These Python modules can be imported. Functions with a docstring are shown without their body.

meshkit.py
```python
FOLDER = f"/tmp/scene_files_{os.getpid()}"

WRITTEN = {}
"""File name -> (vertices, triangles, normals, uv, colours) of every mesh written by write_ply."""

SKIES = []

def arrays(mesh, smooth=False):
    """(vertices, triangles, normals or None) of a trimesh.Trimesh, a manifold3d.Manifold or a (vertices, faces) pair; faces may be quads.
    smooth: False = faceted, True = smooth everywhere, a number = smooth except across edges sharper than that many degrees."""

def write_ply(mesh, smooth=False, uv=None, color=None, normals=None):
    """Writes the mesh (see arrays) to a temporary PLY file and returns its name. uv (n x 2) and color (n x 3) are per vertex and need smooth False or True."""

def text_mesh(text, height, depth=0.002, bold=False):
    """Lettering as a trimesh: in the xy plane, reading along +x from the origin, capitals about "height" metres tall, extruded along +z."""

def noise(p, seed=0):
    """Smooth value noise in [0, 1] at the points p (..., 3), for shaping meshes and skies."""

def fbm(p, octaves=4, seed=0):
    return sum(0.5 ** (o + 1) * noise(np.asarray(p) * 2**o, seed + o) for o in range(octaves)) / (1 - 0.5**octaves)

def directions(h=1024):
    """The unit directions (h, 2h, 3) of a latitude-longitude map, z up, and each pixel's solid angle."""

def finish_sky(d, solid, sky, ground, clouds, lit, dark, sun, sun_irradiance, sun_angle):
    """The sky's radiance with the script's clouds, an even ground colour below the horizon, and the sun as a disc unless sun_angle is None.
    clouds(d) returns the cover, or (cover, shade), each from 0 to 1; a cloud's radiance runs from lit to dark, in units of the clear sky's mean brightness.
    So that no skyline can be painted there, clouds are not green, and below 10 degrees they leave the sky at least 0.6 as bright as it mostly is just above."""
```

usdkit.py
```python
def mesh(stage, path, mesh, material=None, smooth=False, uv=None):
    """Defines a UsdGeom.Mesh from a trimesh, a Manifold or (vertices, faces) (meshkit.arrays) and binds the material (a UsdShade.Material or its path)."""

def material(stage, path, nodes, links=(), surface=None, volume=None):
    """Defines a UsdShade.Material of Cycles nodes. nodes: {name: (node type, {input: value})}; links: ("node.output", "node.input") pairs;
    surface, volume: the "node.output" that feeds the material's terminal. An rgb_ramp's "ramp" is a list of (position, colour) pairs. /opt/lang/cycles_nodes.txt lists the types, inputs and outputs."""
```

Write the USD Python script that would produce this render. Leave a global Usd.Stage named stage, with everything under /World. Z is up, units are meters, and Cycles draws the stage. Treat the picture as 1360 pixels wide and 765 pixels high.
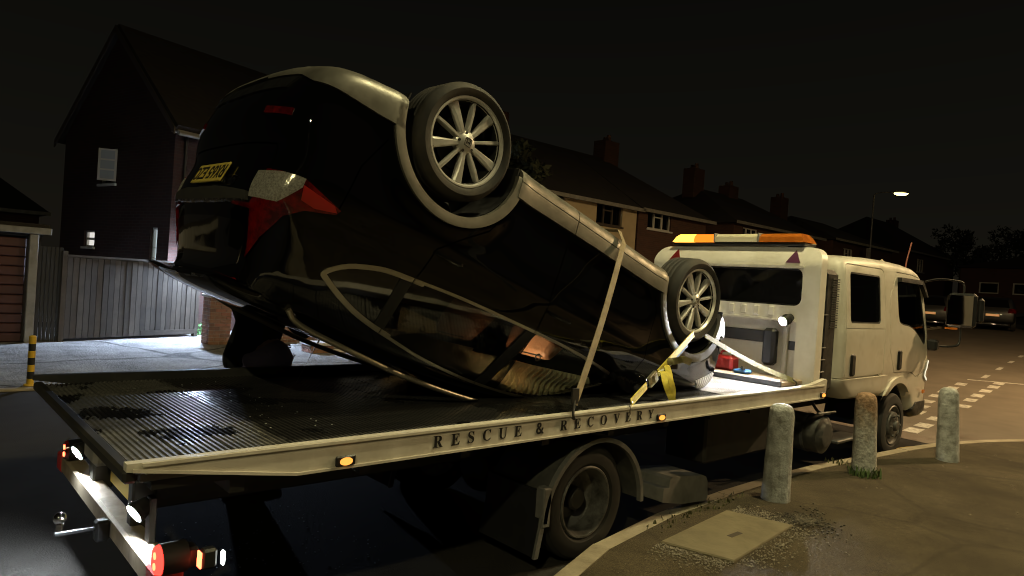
import math, random, glob, re
import numpy as np, trimesh, shapely, shapely.affinity
import manifold3d as m3
from manifold3d import Manifold, CrossSection
from scipy.ndimage import map_coordinates, gaussian_filter
from shapely.geometry import Polygon, LineString
from pxr import Usd, UsdGeom, UsdLux, UsdShade, Gf, Sdf, Vt
import usdkit, meshkit

stage = Usd.Stage.CreateInMemory()
UsdGeom.SetStageUpAxis(stage, UsdGeom.Tokens.z)
UsdGeom.SetStageMetersPerUnit(stage, 1.0)
UsdGeom.Xform.Define(stage, '/World')
UsdGeom.Scope.Define(stage, '/World/Looks')
stage.SetDefaultPrim(stage.GetPrimAtPath('/World'))
rnd = random.Random(7)
rng = np.random.default_rng(7)

# ------------------------------------------------------------------ camera
CAM = (-0.670, -2.762, 1.744); YAW, PITCH, ROLL = 0.8357, -0.00886, 0.06751
FPX = 913.4
_f = np.array([math.cos(PITCH) * math.cos(YAW), math.cos(PITCH) * math.sin(YAW), math.sin(PITCH)])
_r = np.array([math.sin(YAW), -math.cos(YAW), 0.0]); _u = np.cross(_r, _f)
_c, _s = math.cos(ROLL), math.sin(ROLL)
_r2, _u2 = _c * _r + _s * _u, -_s * _r + _c * _u
cam = UsdGeom.Camera.Define(stage, '/World/Camera')
cam.AddTransformOp().Set(Gf.Matrix4d(*_r2, 0, *_u2, 0, *(-_f), 0, *CAM, 1))
cam.CreateHorizontalApertureAttr(36.0); cam.CreateVerticalApertureAttr(20.25)
cam.CreateFocalLengthAttr(36.0 * FPX / 1360)
cam.CreateClippingRangeAttr(Gf.Vec2f(0.05, 2000))
cam.CreateExposureAttr(0.0)

# ------------------------------------------------------------------ night sky, faint sky glow as the one distant light
dome = UsdLux.DomeLight.Define(stage, '/World/sky')
dome.CreateIntensityAttr(1.0)
sky = usdkit.material(stage, '/World/Looks/night_sky', {
    'sky': ('sky_texture', {'sky_type': 'single_scattering', 'sun_disc': False, 'sun_elevation': 1.0, 'sun_rotation': 2.4}),
    'tint': ('mix', {'mix_type': 'multiply', 'fac': 1.0, 'color2': (0.0006, 0.0004, 0.0002)}),
    'tc': ('texture_coordinate', {}), 'xyz': ('separate_xyz', {}),
    'glow': ('rgb_ramp', {'ramp': [(0.0, (0.0062, 0.0057, 0.0046)), (0.12, (0.0048, 0.0044, 0.0034)), (0.40, (0.0027, 0.0026, 0.0019)), (1.0, (0.0022, 0.0021, 0.0017))]}),
    'add': ('mix', {'mix_type': 'add', 'fac': 1.0}),
    'bg': ('background_shader', {'strength': 0.9})},
    [('sky.color', 'tint.color1'), ('tc.generated', 'xyz.vector'), ('xyz.z', 'glow.fac'), ('glow.color', 'add.color1'), ('tint.color', 'add.color2'), ('add.color', 'bg.color')], surface='bg.background')
UsdShade.MaterialBindingAPI.Apply(dome.GetPrim()).Bind(sky)
moon = UsdLux.DistantLight.Define(stage, '/World/moon')
moon.CreateNormalizeAttr(True); moon.CreateIntensityAttr(0.004); moon.CreateAngleAttr(0.5); moon.CreateColorAttr(Gf.Vec3f(1.0, 0.9, 0.75))
moon.AddRotateXYZOp().Set(Gf.Vec3f(33, 0, 20))
LAMP_L = 2450.0          # radiance of a sodium lantern
SODIUM = (1.0, 0.88, 0.45)
LED_L = 2300.0
FLOOD_L = 9500.0

# ------------------------------------------------------------------ helpers: prims
used = {}
def numbered(parent, name):
    k = (parent, name); n = used.get(k, 0); used[k] = n + 1
    return name if n == 0 else f'{name}_{n:03d}'
def meta(prim, label=None, cat=None, group=None, kind=None):
    for k, v in (('label', label), ('category', cat), ('group', group), ('kind', kind)):
        if v: prim.SetCustomDataByKey(k, v)
origin = {}
def thing(name, label, cat, at=(0, 0, 0), group=None, mat=None, rz=None, kind=None):
    path = '/World/' + numbered('/World', name)
    x = UsdGeom.Xform.Define(stage, path)
    if mat is not None:
        x.AddTransformOp().Set(mat); origin[path] = np.zeros(3)
    else:
        x.AddTranslateOp().Set(Gf.Vec3d(*map(float, at)))
        if rz is not None: x.AddRotateZOp().Set(float(rz)); origin[path] = np.zeros(3)
        else: origin[path] = np.array(at, float)
    meta(x.GetPrim(), label, cat, group, kind)
    return path
def sub(name, parent):
    path = parent + '/' + numbered(parent, name)
    UsdGeom.Xform.Define(stage, path); origin[path] = origin[parent]
    return path
def grad_of(F, o, h):
    g = np.gradient(gaussian_filter(F, 1.3))
    def f(P):
        c = ((P - np.array(o)) / h).T; n = np.stack([map_coordinates(k, c, order=1, mode='nearest') for k in g], 1)
        return n / np.maximum(np.linalg.norm(n, axis=1, keepdims=True), 1e-9)
    return f
def obj(name, mesh, mat, parent='/World', smooth=35, label=None, cat=None, group=None, kind=None, field=None):
    path = parent + '/' + numbered(parent, name)
    if field is not None:
        t = tm(mesh); T = t.vertices[t.faces]; fn = np.cross(T[:, 1] - T[:, 0], T[:, 2] - T[:, 0]); a_ = np.linalg.norm(fn, axis=1); ok = a_ > 1e-12; T = T[ok]; fn = fn[ok] / a_[ok, None]
        P = T.reshape(-1, 3); N = field(P); fn3 = np.repeat(fn, 3, 0); N = np.where((N * fn3).sum(1, keepdims=True) > .80, N, fn3)
        o = origin.get(parent, np.zeros(3)); origin[path] = o
        p = usdkit.mesh(stage, path, (P - o, np.arange(len(P)).reshape(-1, 3)), mat, smooth=False)
        p.CreateNormalsAttr(Vt.Vec3fArray.FromNumpy(N.astype(np.float32))); p.SetNormalsInterpolation('vertex'); meta(p.GetPrim(), label, cat, group, kind)
        return path
    if isinstance(mesh, Manifold):
        m = mesh.to_mesh(); mesh = trimesh.Trimesh(np.array(m.vert_properties[:, :3], float), np.array(m.tri_verts), process=False)
    elif isinstance(mesh, (list,)):
        mesh = cat_m(mesh)
    else: mesh = mesh.copy()
    o = origin.get(parent, np.zeros(3)); mesh.apply_translation(-o); origin[path] = o
    p = usdkit.mesh(stage, path, mesh, mat, smooth=smooth).GetPrim()
    meta(p, label, cat, group, kind)
    return path
def pieces(name, m, mat, parent, vmin=1e-7, **k):
    r = None
    for c in m.decompose():
        if c.volume() > vmin: r = obj(name, c, mat, parent, **k) if r is None else (obj(name, c, mat, parent, **k), r)[1]
    return r
def copy_of(src, name, at, rz=0, label=None, cat=None, group=None):
    path = '/World/' + numbered('/World', name)
    x = UsdGeom.Xform.Define(stage, path)
    x.GetPrim().GetReferences().AddInternalReference(src)
    x.ClearXformOpOrder(); x.AddTranslateOp(opSuffix='put').Set(Gf.Vec3d(*map(float, at))); x.AddRotateZOp(opSuffix='put').Set(float(rz))
    x.GetPrim().SetInstanceable(True)
    meta(x.GetPrim(), label, cat, group)
    return path

# ------------------------------------------------------------------ helpers: shapes
def tm(m):
    if isinstance(m, Manifold):
        q = m.to_mesh(); return trimesh.Trimesh(np.array(q.vert_properties[:, :3], float), np.array(q.tri_verts), process=False)
    return m
def cat_m(l): return trimesh.util.concatenate([tm(a) for a in l])
def mf(t):
    r = Manifold(m3.Mesh(vert_properties=np.asarray(t.vertices, np.float32), tri_verts=np.asarray(t.faces, np.uint32)))
    return r
def hullp(pts): return Manifold.hull_points(np.asarray(pts, float))
def box(x0, x1, y0, y1, z0, z1): return Manifold.cube((x1 - x0, y1 - y0, z1 - z0)).translate((x0, y0, z0))
def cbox(x0, x1, y0, y1, z0, z1, c=.01):
    p = []
    for sx, X in ((1, x0), (-1, x1)):
        for sy, Y in ((1, y0), (-1, y1)):
            for sz, Z in ((1, z0), (-1, z1)):
                p += [(X, Y + sy * c, Z + sz * c), (X + sx * c, Y, Z + sz * c), (X + sx * c, Y + sy * c, Z)]
    return hullp(p)
def frame_of(d):
    d = np.asarray(d, float); d = d / np.linalg.norm(d)
    a = np.array([0, 0, 1.0]) if abs(d[2]) < .9 else np.array([1.0, 0, 0])
    u = np.cross(a, d); u /= np.linalg.norm(u); return d, u, np.cross(d, u)
def cyl(p0, p1, r0, r1=None, n=20):
    r1 = r0 if r1 is None else r1
    p0, p1 = np.array(p0, float), np.array(p1, float); d, u, v = frame_of(p1 - p0)
    t = np.linspace(0, 2 * np.pi, n, endpoint=False)
    ring = lambda c, r: [c + r * (math.cos(a) * u + math.sin(a) * v) for a in t]
    return hullp(ring(p0, r0) + ring(p1, r1))
def ball(c, r, n=2, s=(1, 1, 1)):
    m = trimesh.creation.icosphere(n, 1.0); return hullp(m.vertices * np.array(s) * r + np.array(c))
def tube(path, r, n=10):
    P = np.array(path, float); t = np.linspace(0, 2 * np.pi, n, endpoint=False); V = []; F = []
    _, u, v = frame_of(P[1] - P[0])
    for i, p in enumerate(P):
        d = P[min(i + 1, len(P) - 1)] - P[max(i - 1, 0)]; d /= np.linalg.norm(d)
        u = u - d * (u @ d); u /= np.linalg.norm(u); v = np.cross(d, u)
        V += [p + r * (math.cos(a) * u + math.sin(a) * v) for a in t]
    for i in range(len(P) - 1):
        for k in range(n):
            a, b = i * n + k, i * n + (k + 1) % n
            F += [[a, b, b + n], [a, b + n, a + n]]
    for base, flip in ((0, True), ((len(P) - 1) * n, False)):
        for k in range(1, n - 1):
            F.append([base, base + k + 1, base + k] if flip else [base, base + k, base + k + 1])
    return trimesh.Trimesh(np.array(V), np.array(F), process=False)
def spline(pts, n=8):
    P = np.array(pts, float); Q = np.vstack([2 * P[0] - P[1], P, 2 * P[-1] - P[-2]]); out = []
    for i in range(1, len(Q) - 2):
        for t in np.linspace(0, 1, n, endpoint=False):
            a, b, c, d = Q[i - 1:i + 3]
            out.append(.5 * (2 * b + (c - a) * t + (2 * a - 5 * b + 4 * c - d) * t * t + (3 * b - a - 3 * c + d) * t ** 3))
    out.append(P[-1]); return np.array(out)
def ribbon(path, widthdir, w, th, twist=0.0):
    P = np.array(path, float); W0 = np.array(widthdir, float); V = []; F = []
    for i, p in enumerate(P):
        d = P[min(i + 1, len(P) - 1)] - P[max(i - 1, 0)]; d /= np.linalg.norm(d)
        u = W0 - d * (W0 @ d); u /= np.linalg.norm(u); v = np.cross(d, u)
        a = twist * i / (len(P) - 1); u, v = u * math.cos(a) + v * math.sin(a), v * math.cos(a) - u * math.sin(a)
        for su, sv in ((-1, -1), (1, -1), (1, 1), (-1, 1)): V.append(p + su * u * w / 2 + sv * v * th / 2)
    for i in range(len(P) - 1):
        for k in range(4):
            a, b = i * 4 + k, i * 4 + (k + 1) % 4
            F += [[a, b, b + 4], [a, b + 4, a + 4]]
    e = (len(P) - 1) * 4
    F += [[0, 2, 1], [0, 3, 2], [e, e + 1, e + 2], [e, e + 2, e + 3]]
    return trimesh.Trimesh(np.array(V), np.array(F), process=False)
def cs(poly):
    if isinstance(poly, (list, np.ndarray)): poly = Polygon(poly)
    polys = getattr(poly, 'geoms', [poly]); c = []
    for p in polys:
        if p.is_empty: continue
        p = shapely.geometry.polygon.orient(p)
        c.append(np.array(p.exterior.coords)[:-1]); c += [np.array(i.coords)[:-1] for i in p.interiors]
    return CrossSection([np.asarray(a, np.float64) for a in c], m3.FillRule.EvenOdd)
def py(poly, y0, y1):     # polygon in (x, z), extruded along y
    return Manifold.extrude(cs(poly), y1 - y0).transform(np.array([[1, 0, 0, 0], [0, 0, 1, y0], [0, 1, 0, 0]], float))
def px(poly, x0, x1):     # polygon in (y, z), extruded along x
    return Manifold.extrude(cs(poly), x1 - x0).transform(np.array([[0, 0, 1, x0], [1, 0, 0, 0], [0, 1, 0, 0]], float))
def pz(poly, z0, z1): return Manifold.extrude(cs(poly), z1 - z0).translate((0, 0, z0))
def rrect(x0, x1, y0, y1, r): return shapely.box(x0 + r, y0 + r, x1 - r, y1 - r).buffer(r, quad_segs=6)
def revolve_y(profile, n=48):     # profile [(r, y)], about the y axis
    P = np.array(profile); t = np.linspace(0, 2 * np.pi, n, endpoint=False)
    V = np.array([[r * math.cos(a), y, r * math.sin(a)] for a in t for r, y in P]); k = len(P); F = []
    for i in range(n):
        j = (i + 1) % n
        for q in range(k):
            q2 = (q + 1) % k
            F += [[i * k + q, i * k + q2, j * k + q2], [i * k + q, j * k + q2, j * k + q]]
    m = trimesh.Trimesh(V, F, process=False)
    if m.volume < 0: m.invert()
    return m
def chaikin(p, n=2, closed=True):
    P = np.array(p, float)
    for _ in range(n):
        Q = np.roll(P, -1, 0) if closed else P[1:]
        A = P if closed else P[:-1]
        R = np.empty((2 * len(A), 2)); R[0::2] = .75 * A + .25 * Q; R[1::2] = .25 * A + .75 * Q
        P = R if closed else np.vstack([P[:1], R, P[-1:]])
    return P
def nets(F, o, h):      # naive surface nets, only where the sign changes
    nx, ny, nz = F.shape; S = F < 0; cs_ = (nx - 1, ny - 1, nz - 1); cells = []; pos = []; quads = []
    for ax in range(3):
        lo = [slice(None)] * 3; hi = [slice(None)] * 3; lo[ax] = slice(0, -1); hi[ax] = slice(1, None)
        I = np.argwhere(S[tuple(lo)] != S[tuple(hi)]); J = I.copy(); J[:, ax] += 1
        a, b = F[tuple(I.T)], F[tuple(J.T)]; p = I.astype(float); p[:, ax] += a / (a - b)
        o1, o2 = (ax + 1) % 3, (ax + 2) % 3; ids = []; ok = np.ones(len(I), bool)
        for d1, d2 in ((-1, -1), (0, -1), (0, 0), (-1, 0)):
            K = I.copy(); K[:, o1] += d1; K[:, o2] += d2
            g = (K[:, o1] >= 0) & (K[:, o2] >= 0) & (K[:, o1] < cs_[o1]) & (K[:, o2] < cs_[o2]); ok &= g
            k = (K[:, 0] * cs_[1] + K[:, 1]) * cs_[2] + K[:, 2]; ids.append(k); cells.append(k[g]); pos.append(p[g])
        q = np.stack(ids, 1); q[a >= 0] = q[a >= 0][:, ::-1]; quads.append(q[ok])
    c, inv = np.unique(np.concatenate(cells), return_inverse=True); P = np.vstack(pos)
    V = np.stack([np.bincount(inv, P[:, k], len(c)) for k in range(3)], 1) / np.bincount(inv, minlength=len(c))[:, None]
    q = np.searchsorted(c, np.vstack(quads))
    return trimesh.Trimesh(V * h + np.array(o), np.vstack([q[:, [0, 1, 2]], q[:, [0, 2, 3]]]), process=False)
def solid(F, off, o, h):      # closed solid at an offset of the field; nudged until it is manifold
    for k in range(12):
        m = mf(nets(F - (off + .00037 * k * (-1) ** k), o, h))
        if m.status() == m3.Error.NoError and m.volume() > 0: return m.simplify(.0004)
    raise ValueError('no solid')
def smax(a, b, r):
    h = np.maximum(r - np.abs(a - b), 0) / r
    return np.maximum(a, b) + h * h * r * .25
class SD2:      # signed distance to a polygon in a plane, sampled
    def __init__(s, poly, h=.01, pad=.3):
        x0, y0, x1, y1 = poly.bounds; s.o = (x0 - pad, y0 - pad); s.h = h
        X, Y = np.meshgrid(np.arange(x0 - pad, x1 + pad, h), np.arange(y0 - pad, y1 + pad, h), indexing='ij')
        d = shapely.distance(shapely.points(X.ravel(), Y.ravel()), poly.boundary).reshape(X.shape)
        s.f = np.where(shapely.contains_xy(poly, X.ravel(), Y.ravel()).reshape(X.shape), -d, d)
    def __call__(s, x, y): return map_coordinates(s.f, [(x - s.o[0]) / s.h, (y - s.o[1]) / s.h], order=1, mode='nearest')
def fonttext(text, height, font='Inter.woff2', bold=False, depth=.002):
    from PIL import Image, ImageDraw, ImageFont
    f = ImageFont.truetype(glob.glob('/opt/blender-*/*/datafiles/fonts/' + font)[0], 128)
    x0, y0, x1, y1 = f.getbbox(text, anchor='ls', stroke_width=3 * bold)
    im = Image.new('L', (int(x1 - x0 + 8), int(y1 - y0 + 8)))
    ImageDraw.Draw(im).text((4 - x0, 4 - y0), text, 255, f, anchor='ls', stroke_width=3 * bold)
    on = np.pad(np.asarray(im) > 127, ((0, 0), (1, 1))).astype(np.int8)
    rows, st = np.nonzero(np.diff(on, axis=1) == 1); en = np.nonzero(np.diff(on, axis=1) == -1)[1]
    g = shapely.union_all(shapely.box(st, -rows - 1, en, -rows)).buffer(.6).buffer(-.6).simplify(.6)
    s = height / 92.0
    g = shapely.affinity.affine_transform(g, [s, 0, 0, s, (x0 - 4) * s, (4 - y0) * s])
    return cat_m([trimesh.creation.extrude_polygon(q, depth, engine='earcut') for q in getattr(g, 'geoms', [g])]), (x1 - x0) * s
def bold_serif(s): return ''.join(chr(0x1D400 + ord(c) - 65) if c.isalpha() else c for c in s)

# ------------------------------------------------------------------ materials
def pm(name, col, rough=.5, metal=0.0, var=None, bump=None, coat=0.0, rvar=None, **kw):
    """var=(scale, other colour, low, high); bump=(scale, strength, distance); rvar=(scale, lo, hi)"""
    n = {'p': ('principled_bsdf', {'base_color': col, 'roughness': rough, 'metallic': metal, 'coat_weight': coat, **kw}), 'tc': ('texture_coordinate', {})}; l = []
    if var:
        n['v'] = ('noise_texture', {'scale': var[0], 'detail': 6.0, 'roughness': .65}); l.append(('tc.object', 'v.vector'))
        n['r'] = ('rgb_ramp', {'ramp': [(var[2], col), (var[3], var[1])]}); l += [('v.fac', 'r.fac'), ('r.color', 'p.base_color')]
    if rvar:
        n['rn'] = ('noise_texture', {'scale': rvar[0], 'detail': 5.0}); l.append(('tc.object', 'rn.vector'))
        n['rr'] = ('map_range', {'from_min': .35, 'from_max': .65, 'to_min': rvar[1], 'to_max': rvar[2], 'clamp': True}); l += [('rn.fac', 'rr.value'), ('rr.result', 'p.roughness')]
    if bump:
        n['bn'] = ('noise_texture', {'scale': bump[0], 'detail': 6.0, 'roughness': .6}); l.append(('tc.object', 'bn.vector'))
        n['b'] = ('bump', {'strength': bump[1], 'distance': bump[2]}); l += [('bn.fac', 'b.height'), ('b.normal', 'p.normal')]
    return usdkit.material(stage, '/World/Looks/' + name, n, l, surface='p.BSDF')
def emit(name, col, L): return usdkit.material(stage, '/World/Looks/' + name, {'e': ('emission', {'color': col, 'strength': L})}, surface='e.emission')
def pane(name, tint, ior=1.5, rough=.01):      # clear pane whose two faces reflect alike
    return usdkit.material(stage, '/World/Looks/' + name, {'t': ('transparent_bsdf', {'color': tint}), 'g': ('glossy_bsdf', {'color': (.9, .9, .9), 'roughness': rough}), 'w': ('layer_weight', {'blend': .5}), 'p5': ('math', {'math_type': 'power', 'value2': 5.0}), 'f': ('math', {'math_type': 'multiply_add', 'value2': .95, 'value3': .045}), 'm': ('mix_closure', {})},
        [('w.facing', 'p5.value1'), ('p5.value', 'f.value1'), ('f.value', 'm.fac'), ('t.BSDF', 'm.closure1'), ('g.BSDF', 'm.closure2')], surface='m.closure')

headboard_m = pm('headboard_white', (.80, .77, .71), .4, var=(2.5, (.62, .58, .50), .45, .8), coat=.3)
cream = pm('cream_paint', (.60, .57, .50), .38, var=(2.5, (.50, .46, .37), .45, .8), coat=.35, rvar=(6, .3, .5))
rail_m = pm('worn_rail', (.64, .60, .52), .45, .0, var=(5, (.44, .40, .33), .45, .8), rvar=(9, .35, .6))
dark_metal = pm('black_chassis', (.018, .018, .018), .6, var=(6, (.035, .03, .025), .4, .7))
guard_grey = pm('guard_grey', (.13, .13, .13), .55, var=(8, (.20, .195, .18), .45, .75))
box_grey = pm('box_grey', (.20, .20, .195), .7, var=(8, (.12, .12, .115), .4, .7))
grey_plastic = pm('grey_plastic', (.045, .045, .045), .55, var=(8, (.10, .098, .09), .45, .75))
black_plastic = pm('black_plastic', (.012, .012, .013), .45, rvar=(12, .35, .6))
rubber = pm('tyre_rubber', (.016, .015, .014), .75, var=(7, (.045, .036, .024), .45, .75), bump=(60, .25, .004))
truck_tyre = pm('truck_tyre', (.010, .010, .010), .8, var=(5, (.028, .026, .022), .45, .8), bump=(40, .3, .004))
steel = pm('wheel_steel', (.13, .13, .128), .5, .3, var=(8, (.035, .033, .03), .42, .62))
alloy = pm('alloy_wheel', (.66, .65, .62), .34, .45, var=(14, (.50, .47, .42), .45, .8))
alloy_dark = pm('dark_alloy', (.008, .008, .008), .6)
black_car = pm('black_car_paint', (.0025, .0025, .003), .25, coat=1.0, coat_roughness=.02, specular_ior_level=0.0)
clad = pm('silver_cladding', (.16, .153, .13), .42, .45, var=(4, (.09, .085, .07), .42, .75), rvar=(9, .35, .55))
clad_dark = pm('grey_cladding', (.045, .044, .042), .5)
chrome = pm('chrome', (.62, .60, .55), .14, 1.0, rvar=(15, .1, .3))
satin = pm('satin_trim', (.46, .42, .34), .32, .85)
dark_glass = pm('privacy_glass', (.004, .004, .004), .06, coat=1.0)
car_glass = pane('car_glass', (.90, .92, .88))
privacy_pane = pane('tinted_glass', (.31, .31, .30))
cab_glass = pane('cab_glass', (.30, .32, .32))
house_glass = pane('house_glass', (.35, .36, .36), 1.6)
red_lens = pm('red_lens', (.17, .003, .003), .10, coat=1.0, var=(9, (.05, .001, .001), .4, .62))
red_bright = pm('bright_red_lens', (.42, .02, .016), .25, coat=1.0)
clear_lens = pm('clear_lens', (.48, .465, .42), .12, .3, var=(90, (.26, .25, .22), .42, .62), coat=1.0, bump=(60, .4, .004))
plate_yellow = pm('yellow_plate', (.80, .62, .12), .4)
plate_ink = pm('plate_black', (.01, .01, .01), .5)
seat_tan = pm('tan_leather', (.55, .25, .13), .5, var=(10, (.42, .18, .09), .4, .7))
airbag_m = usdkit.material(stage, '/World/Looks/airbag_cloth', {'d': ('diffuse_bsdf', {'color': (.78, .71, .54)}), 't': ('translucent_bsdf', {'color': (.78, .70, .52)}), 'm': ('mix_closure', {'fac': .5})}, [('d.BSDF', 'm.closure1'), ('t.BSDF', 'm.closure2')], surface='m.closure')
interior = pm('dark_interior', (.015, .015, .016), .7)
cab_in = pm('grey_interior', (.07, .07, .07), .7)
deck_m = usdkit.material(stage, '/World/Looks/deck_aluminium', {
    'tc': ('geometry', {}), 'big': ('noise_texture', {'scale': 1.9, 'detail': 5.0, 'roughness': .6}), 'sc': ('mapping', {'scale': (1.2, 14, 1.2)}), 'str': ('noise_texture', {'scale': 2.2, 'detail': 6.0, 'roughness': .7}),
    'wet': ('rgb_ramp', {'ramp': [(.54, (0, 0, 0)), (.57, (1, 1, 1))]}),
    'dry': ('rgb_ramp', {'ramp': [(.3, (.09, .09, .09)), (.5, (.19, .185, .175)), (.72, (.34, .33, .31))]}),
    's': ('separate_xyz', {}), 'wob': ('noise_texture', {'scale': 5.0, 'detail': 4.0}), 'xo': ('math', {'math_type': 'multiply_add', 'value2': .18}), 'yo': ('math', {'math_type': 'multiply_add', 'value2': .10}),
    'xm': ('map_range', {'from_min': .78, 'from_max': .84, 'clamp': True}), 'ym': ('map_range', {'from_min': .29, 'from_max': .36, 'clamp': True}), 'film': ('math', {'math_type': 'multiply'}), 'film2': ('math', {'math_type': 'multiply', 'value2': .86}), 'mx': ('math', {'math_type': 'maximum'}),  # car shade painted dark beyond the tail and rail strip, joined with wet patches
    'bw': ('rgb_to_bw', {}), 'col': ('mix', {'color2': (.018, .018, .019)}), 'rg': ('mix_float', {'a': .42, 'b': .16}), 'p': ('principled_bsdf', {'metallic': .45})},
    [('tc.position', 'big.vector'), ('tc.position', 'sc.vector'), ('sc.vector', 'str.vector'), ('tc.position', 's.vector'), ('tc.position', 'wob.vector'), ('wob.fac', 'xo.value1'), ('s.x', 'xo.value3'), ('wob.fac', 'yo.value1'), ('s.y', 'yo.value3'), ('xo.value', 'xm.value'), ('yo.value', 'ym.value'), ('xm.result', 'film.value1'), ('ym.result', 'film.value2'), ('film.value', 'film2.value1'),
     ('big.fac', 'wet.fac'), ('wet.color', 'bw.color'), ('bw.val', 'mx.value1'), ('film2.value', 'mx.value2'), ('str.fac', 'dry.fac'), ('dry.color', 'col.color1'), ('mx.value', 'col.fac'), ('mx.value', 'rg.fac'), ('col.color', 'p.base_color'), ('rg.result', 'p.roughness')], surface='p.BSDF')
deck_f = pm('deck_pale_aluminium', (.50, .48, .46), .55, .15, var=(6, (.36, .33, .30), .4, .7))  # paler planks at the headboard end
wood = pm('ply_wood', (.42, .33, .25), .6, var=(9, (.27, .20, .14), .4, .7))
amber_off = pm('amber_lens', (.55, .16, .02), .12, coat=1.0, var=(8, (.40, .10, .01), .4, .7))
white_lens = pm('cream_lens', (.72, .66, .48), .25, coat=.6)
amber_lit = emit('amber_lit', (1.0, .28, .02), 1.3)
amber_hot = emit('amber_hot', (1.0, .50, .06), 3.2)
marker_m = emit('marker_lit', (1.0, .36, .06), 1.7)
red_lit = emit('red_lit', (1.0, .03, .02), 5.0)
red_hot = emit('red_hot', (1.0, .10, .04), 9.0)
led_m = emit('led_lit', (.86, .95, 1.0), LED_L)
led_soft = emit('led_side', (.95, 1.0, .92), 6.0)
lantern_m = emit('sodium_lit', SODIUM, LAMP_L)
lantern_o = emit('sodium_orange', (1.0, .68, .32), LAMP_L * 5.0)
lantern_fill = emit('sodium_fill', SODIUM, LAMP_L * .85)  # for the lamp added behind the camera as fill on rear faces
lantern_far = emit('sodium_far', (1.0, .80, .28), 5.0)
flood_m = emit('flood_lit', (.62, .76, 1.0), FLOOD_L)
window_lit = emit('window_lit', (.80, .95, 1.0), .55)
window_white = emit('window_white', (1.0, .97, .90), .75)
strap_y = pm('yellow_strap', (.62, .52, .05), .75, var=(20, (.42, .34, .05), .4, .7), bump=(150, .4, .002))
strap_b = pm('beige_strap', (.30, .24, .15), .8, var=(12, (.18, .14, .09), .4, .7), bump=(150, .4, .002))
strap_o = pm('olive_strap', (.22, .20, .09), .8, var=(12, (.15, .135, .065), .4, .7), bump=(150, .4, .002))
strap_blue = pm('blue_webbing', (.10, .17, .20), .8)
red_paint = pm('red_plastic', (.24, .012, .01), .4)
blue_paint = pm('blue_plastic', (.05, .14, .30), .4)
letter_m = pm('black_lettering', (.012, .012, .014), .45)
asphalt = pm('asphalt_road', (.036, .034, .032), .92, var=(1.3, (.024, .022, .021), .35, .7), bump=(90, .6, .006), specular_ior_level=.12)
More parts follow.
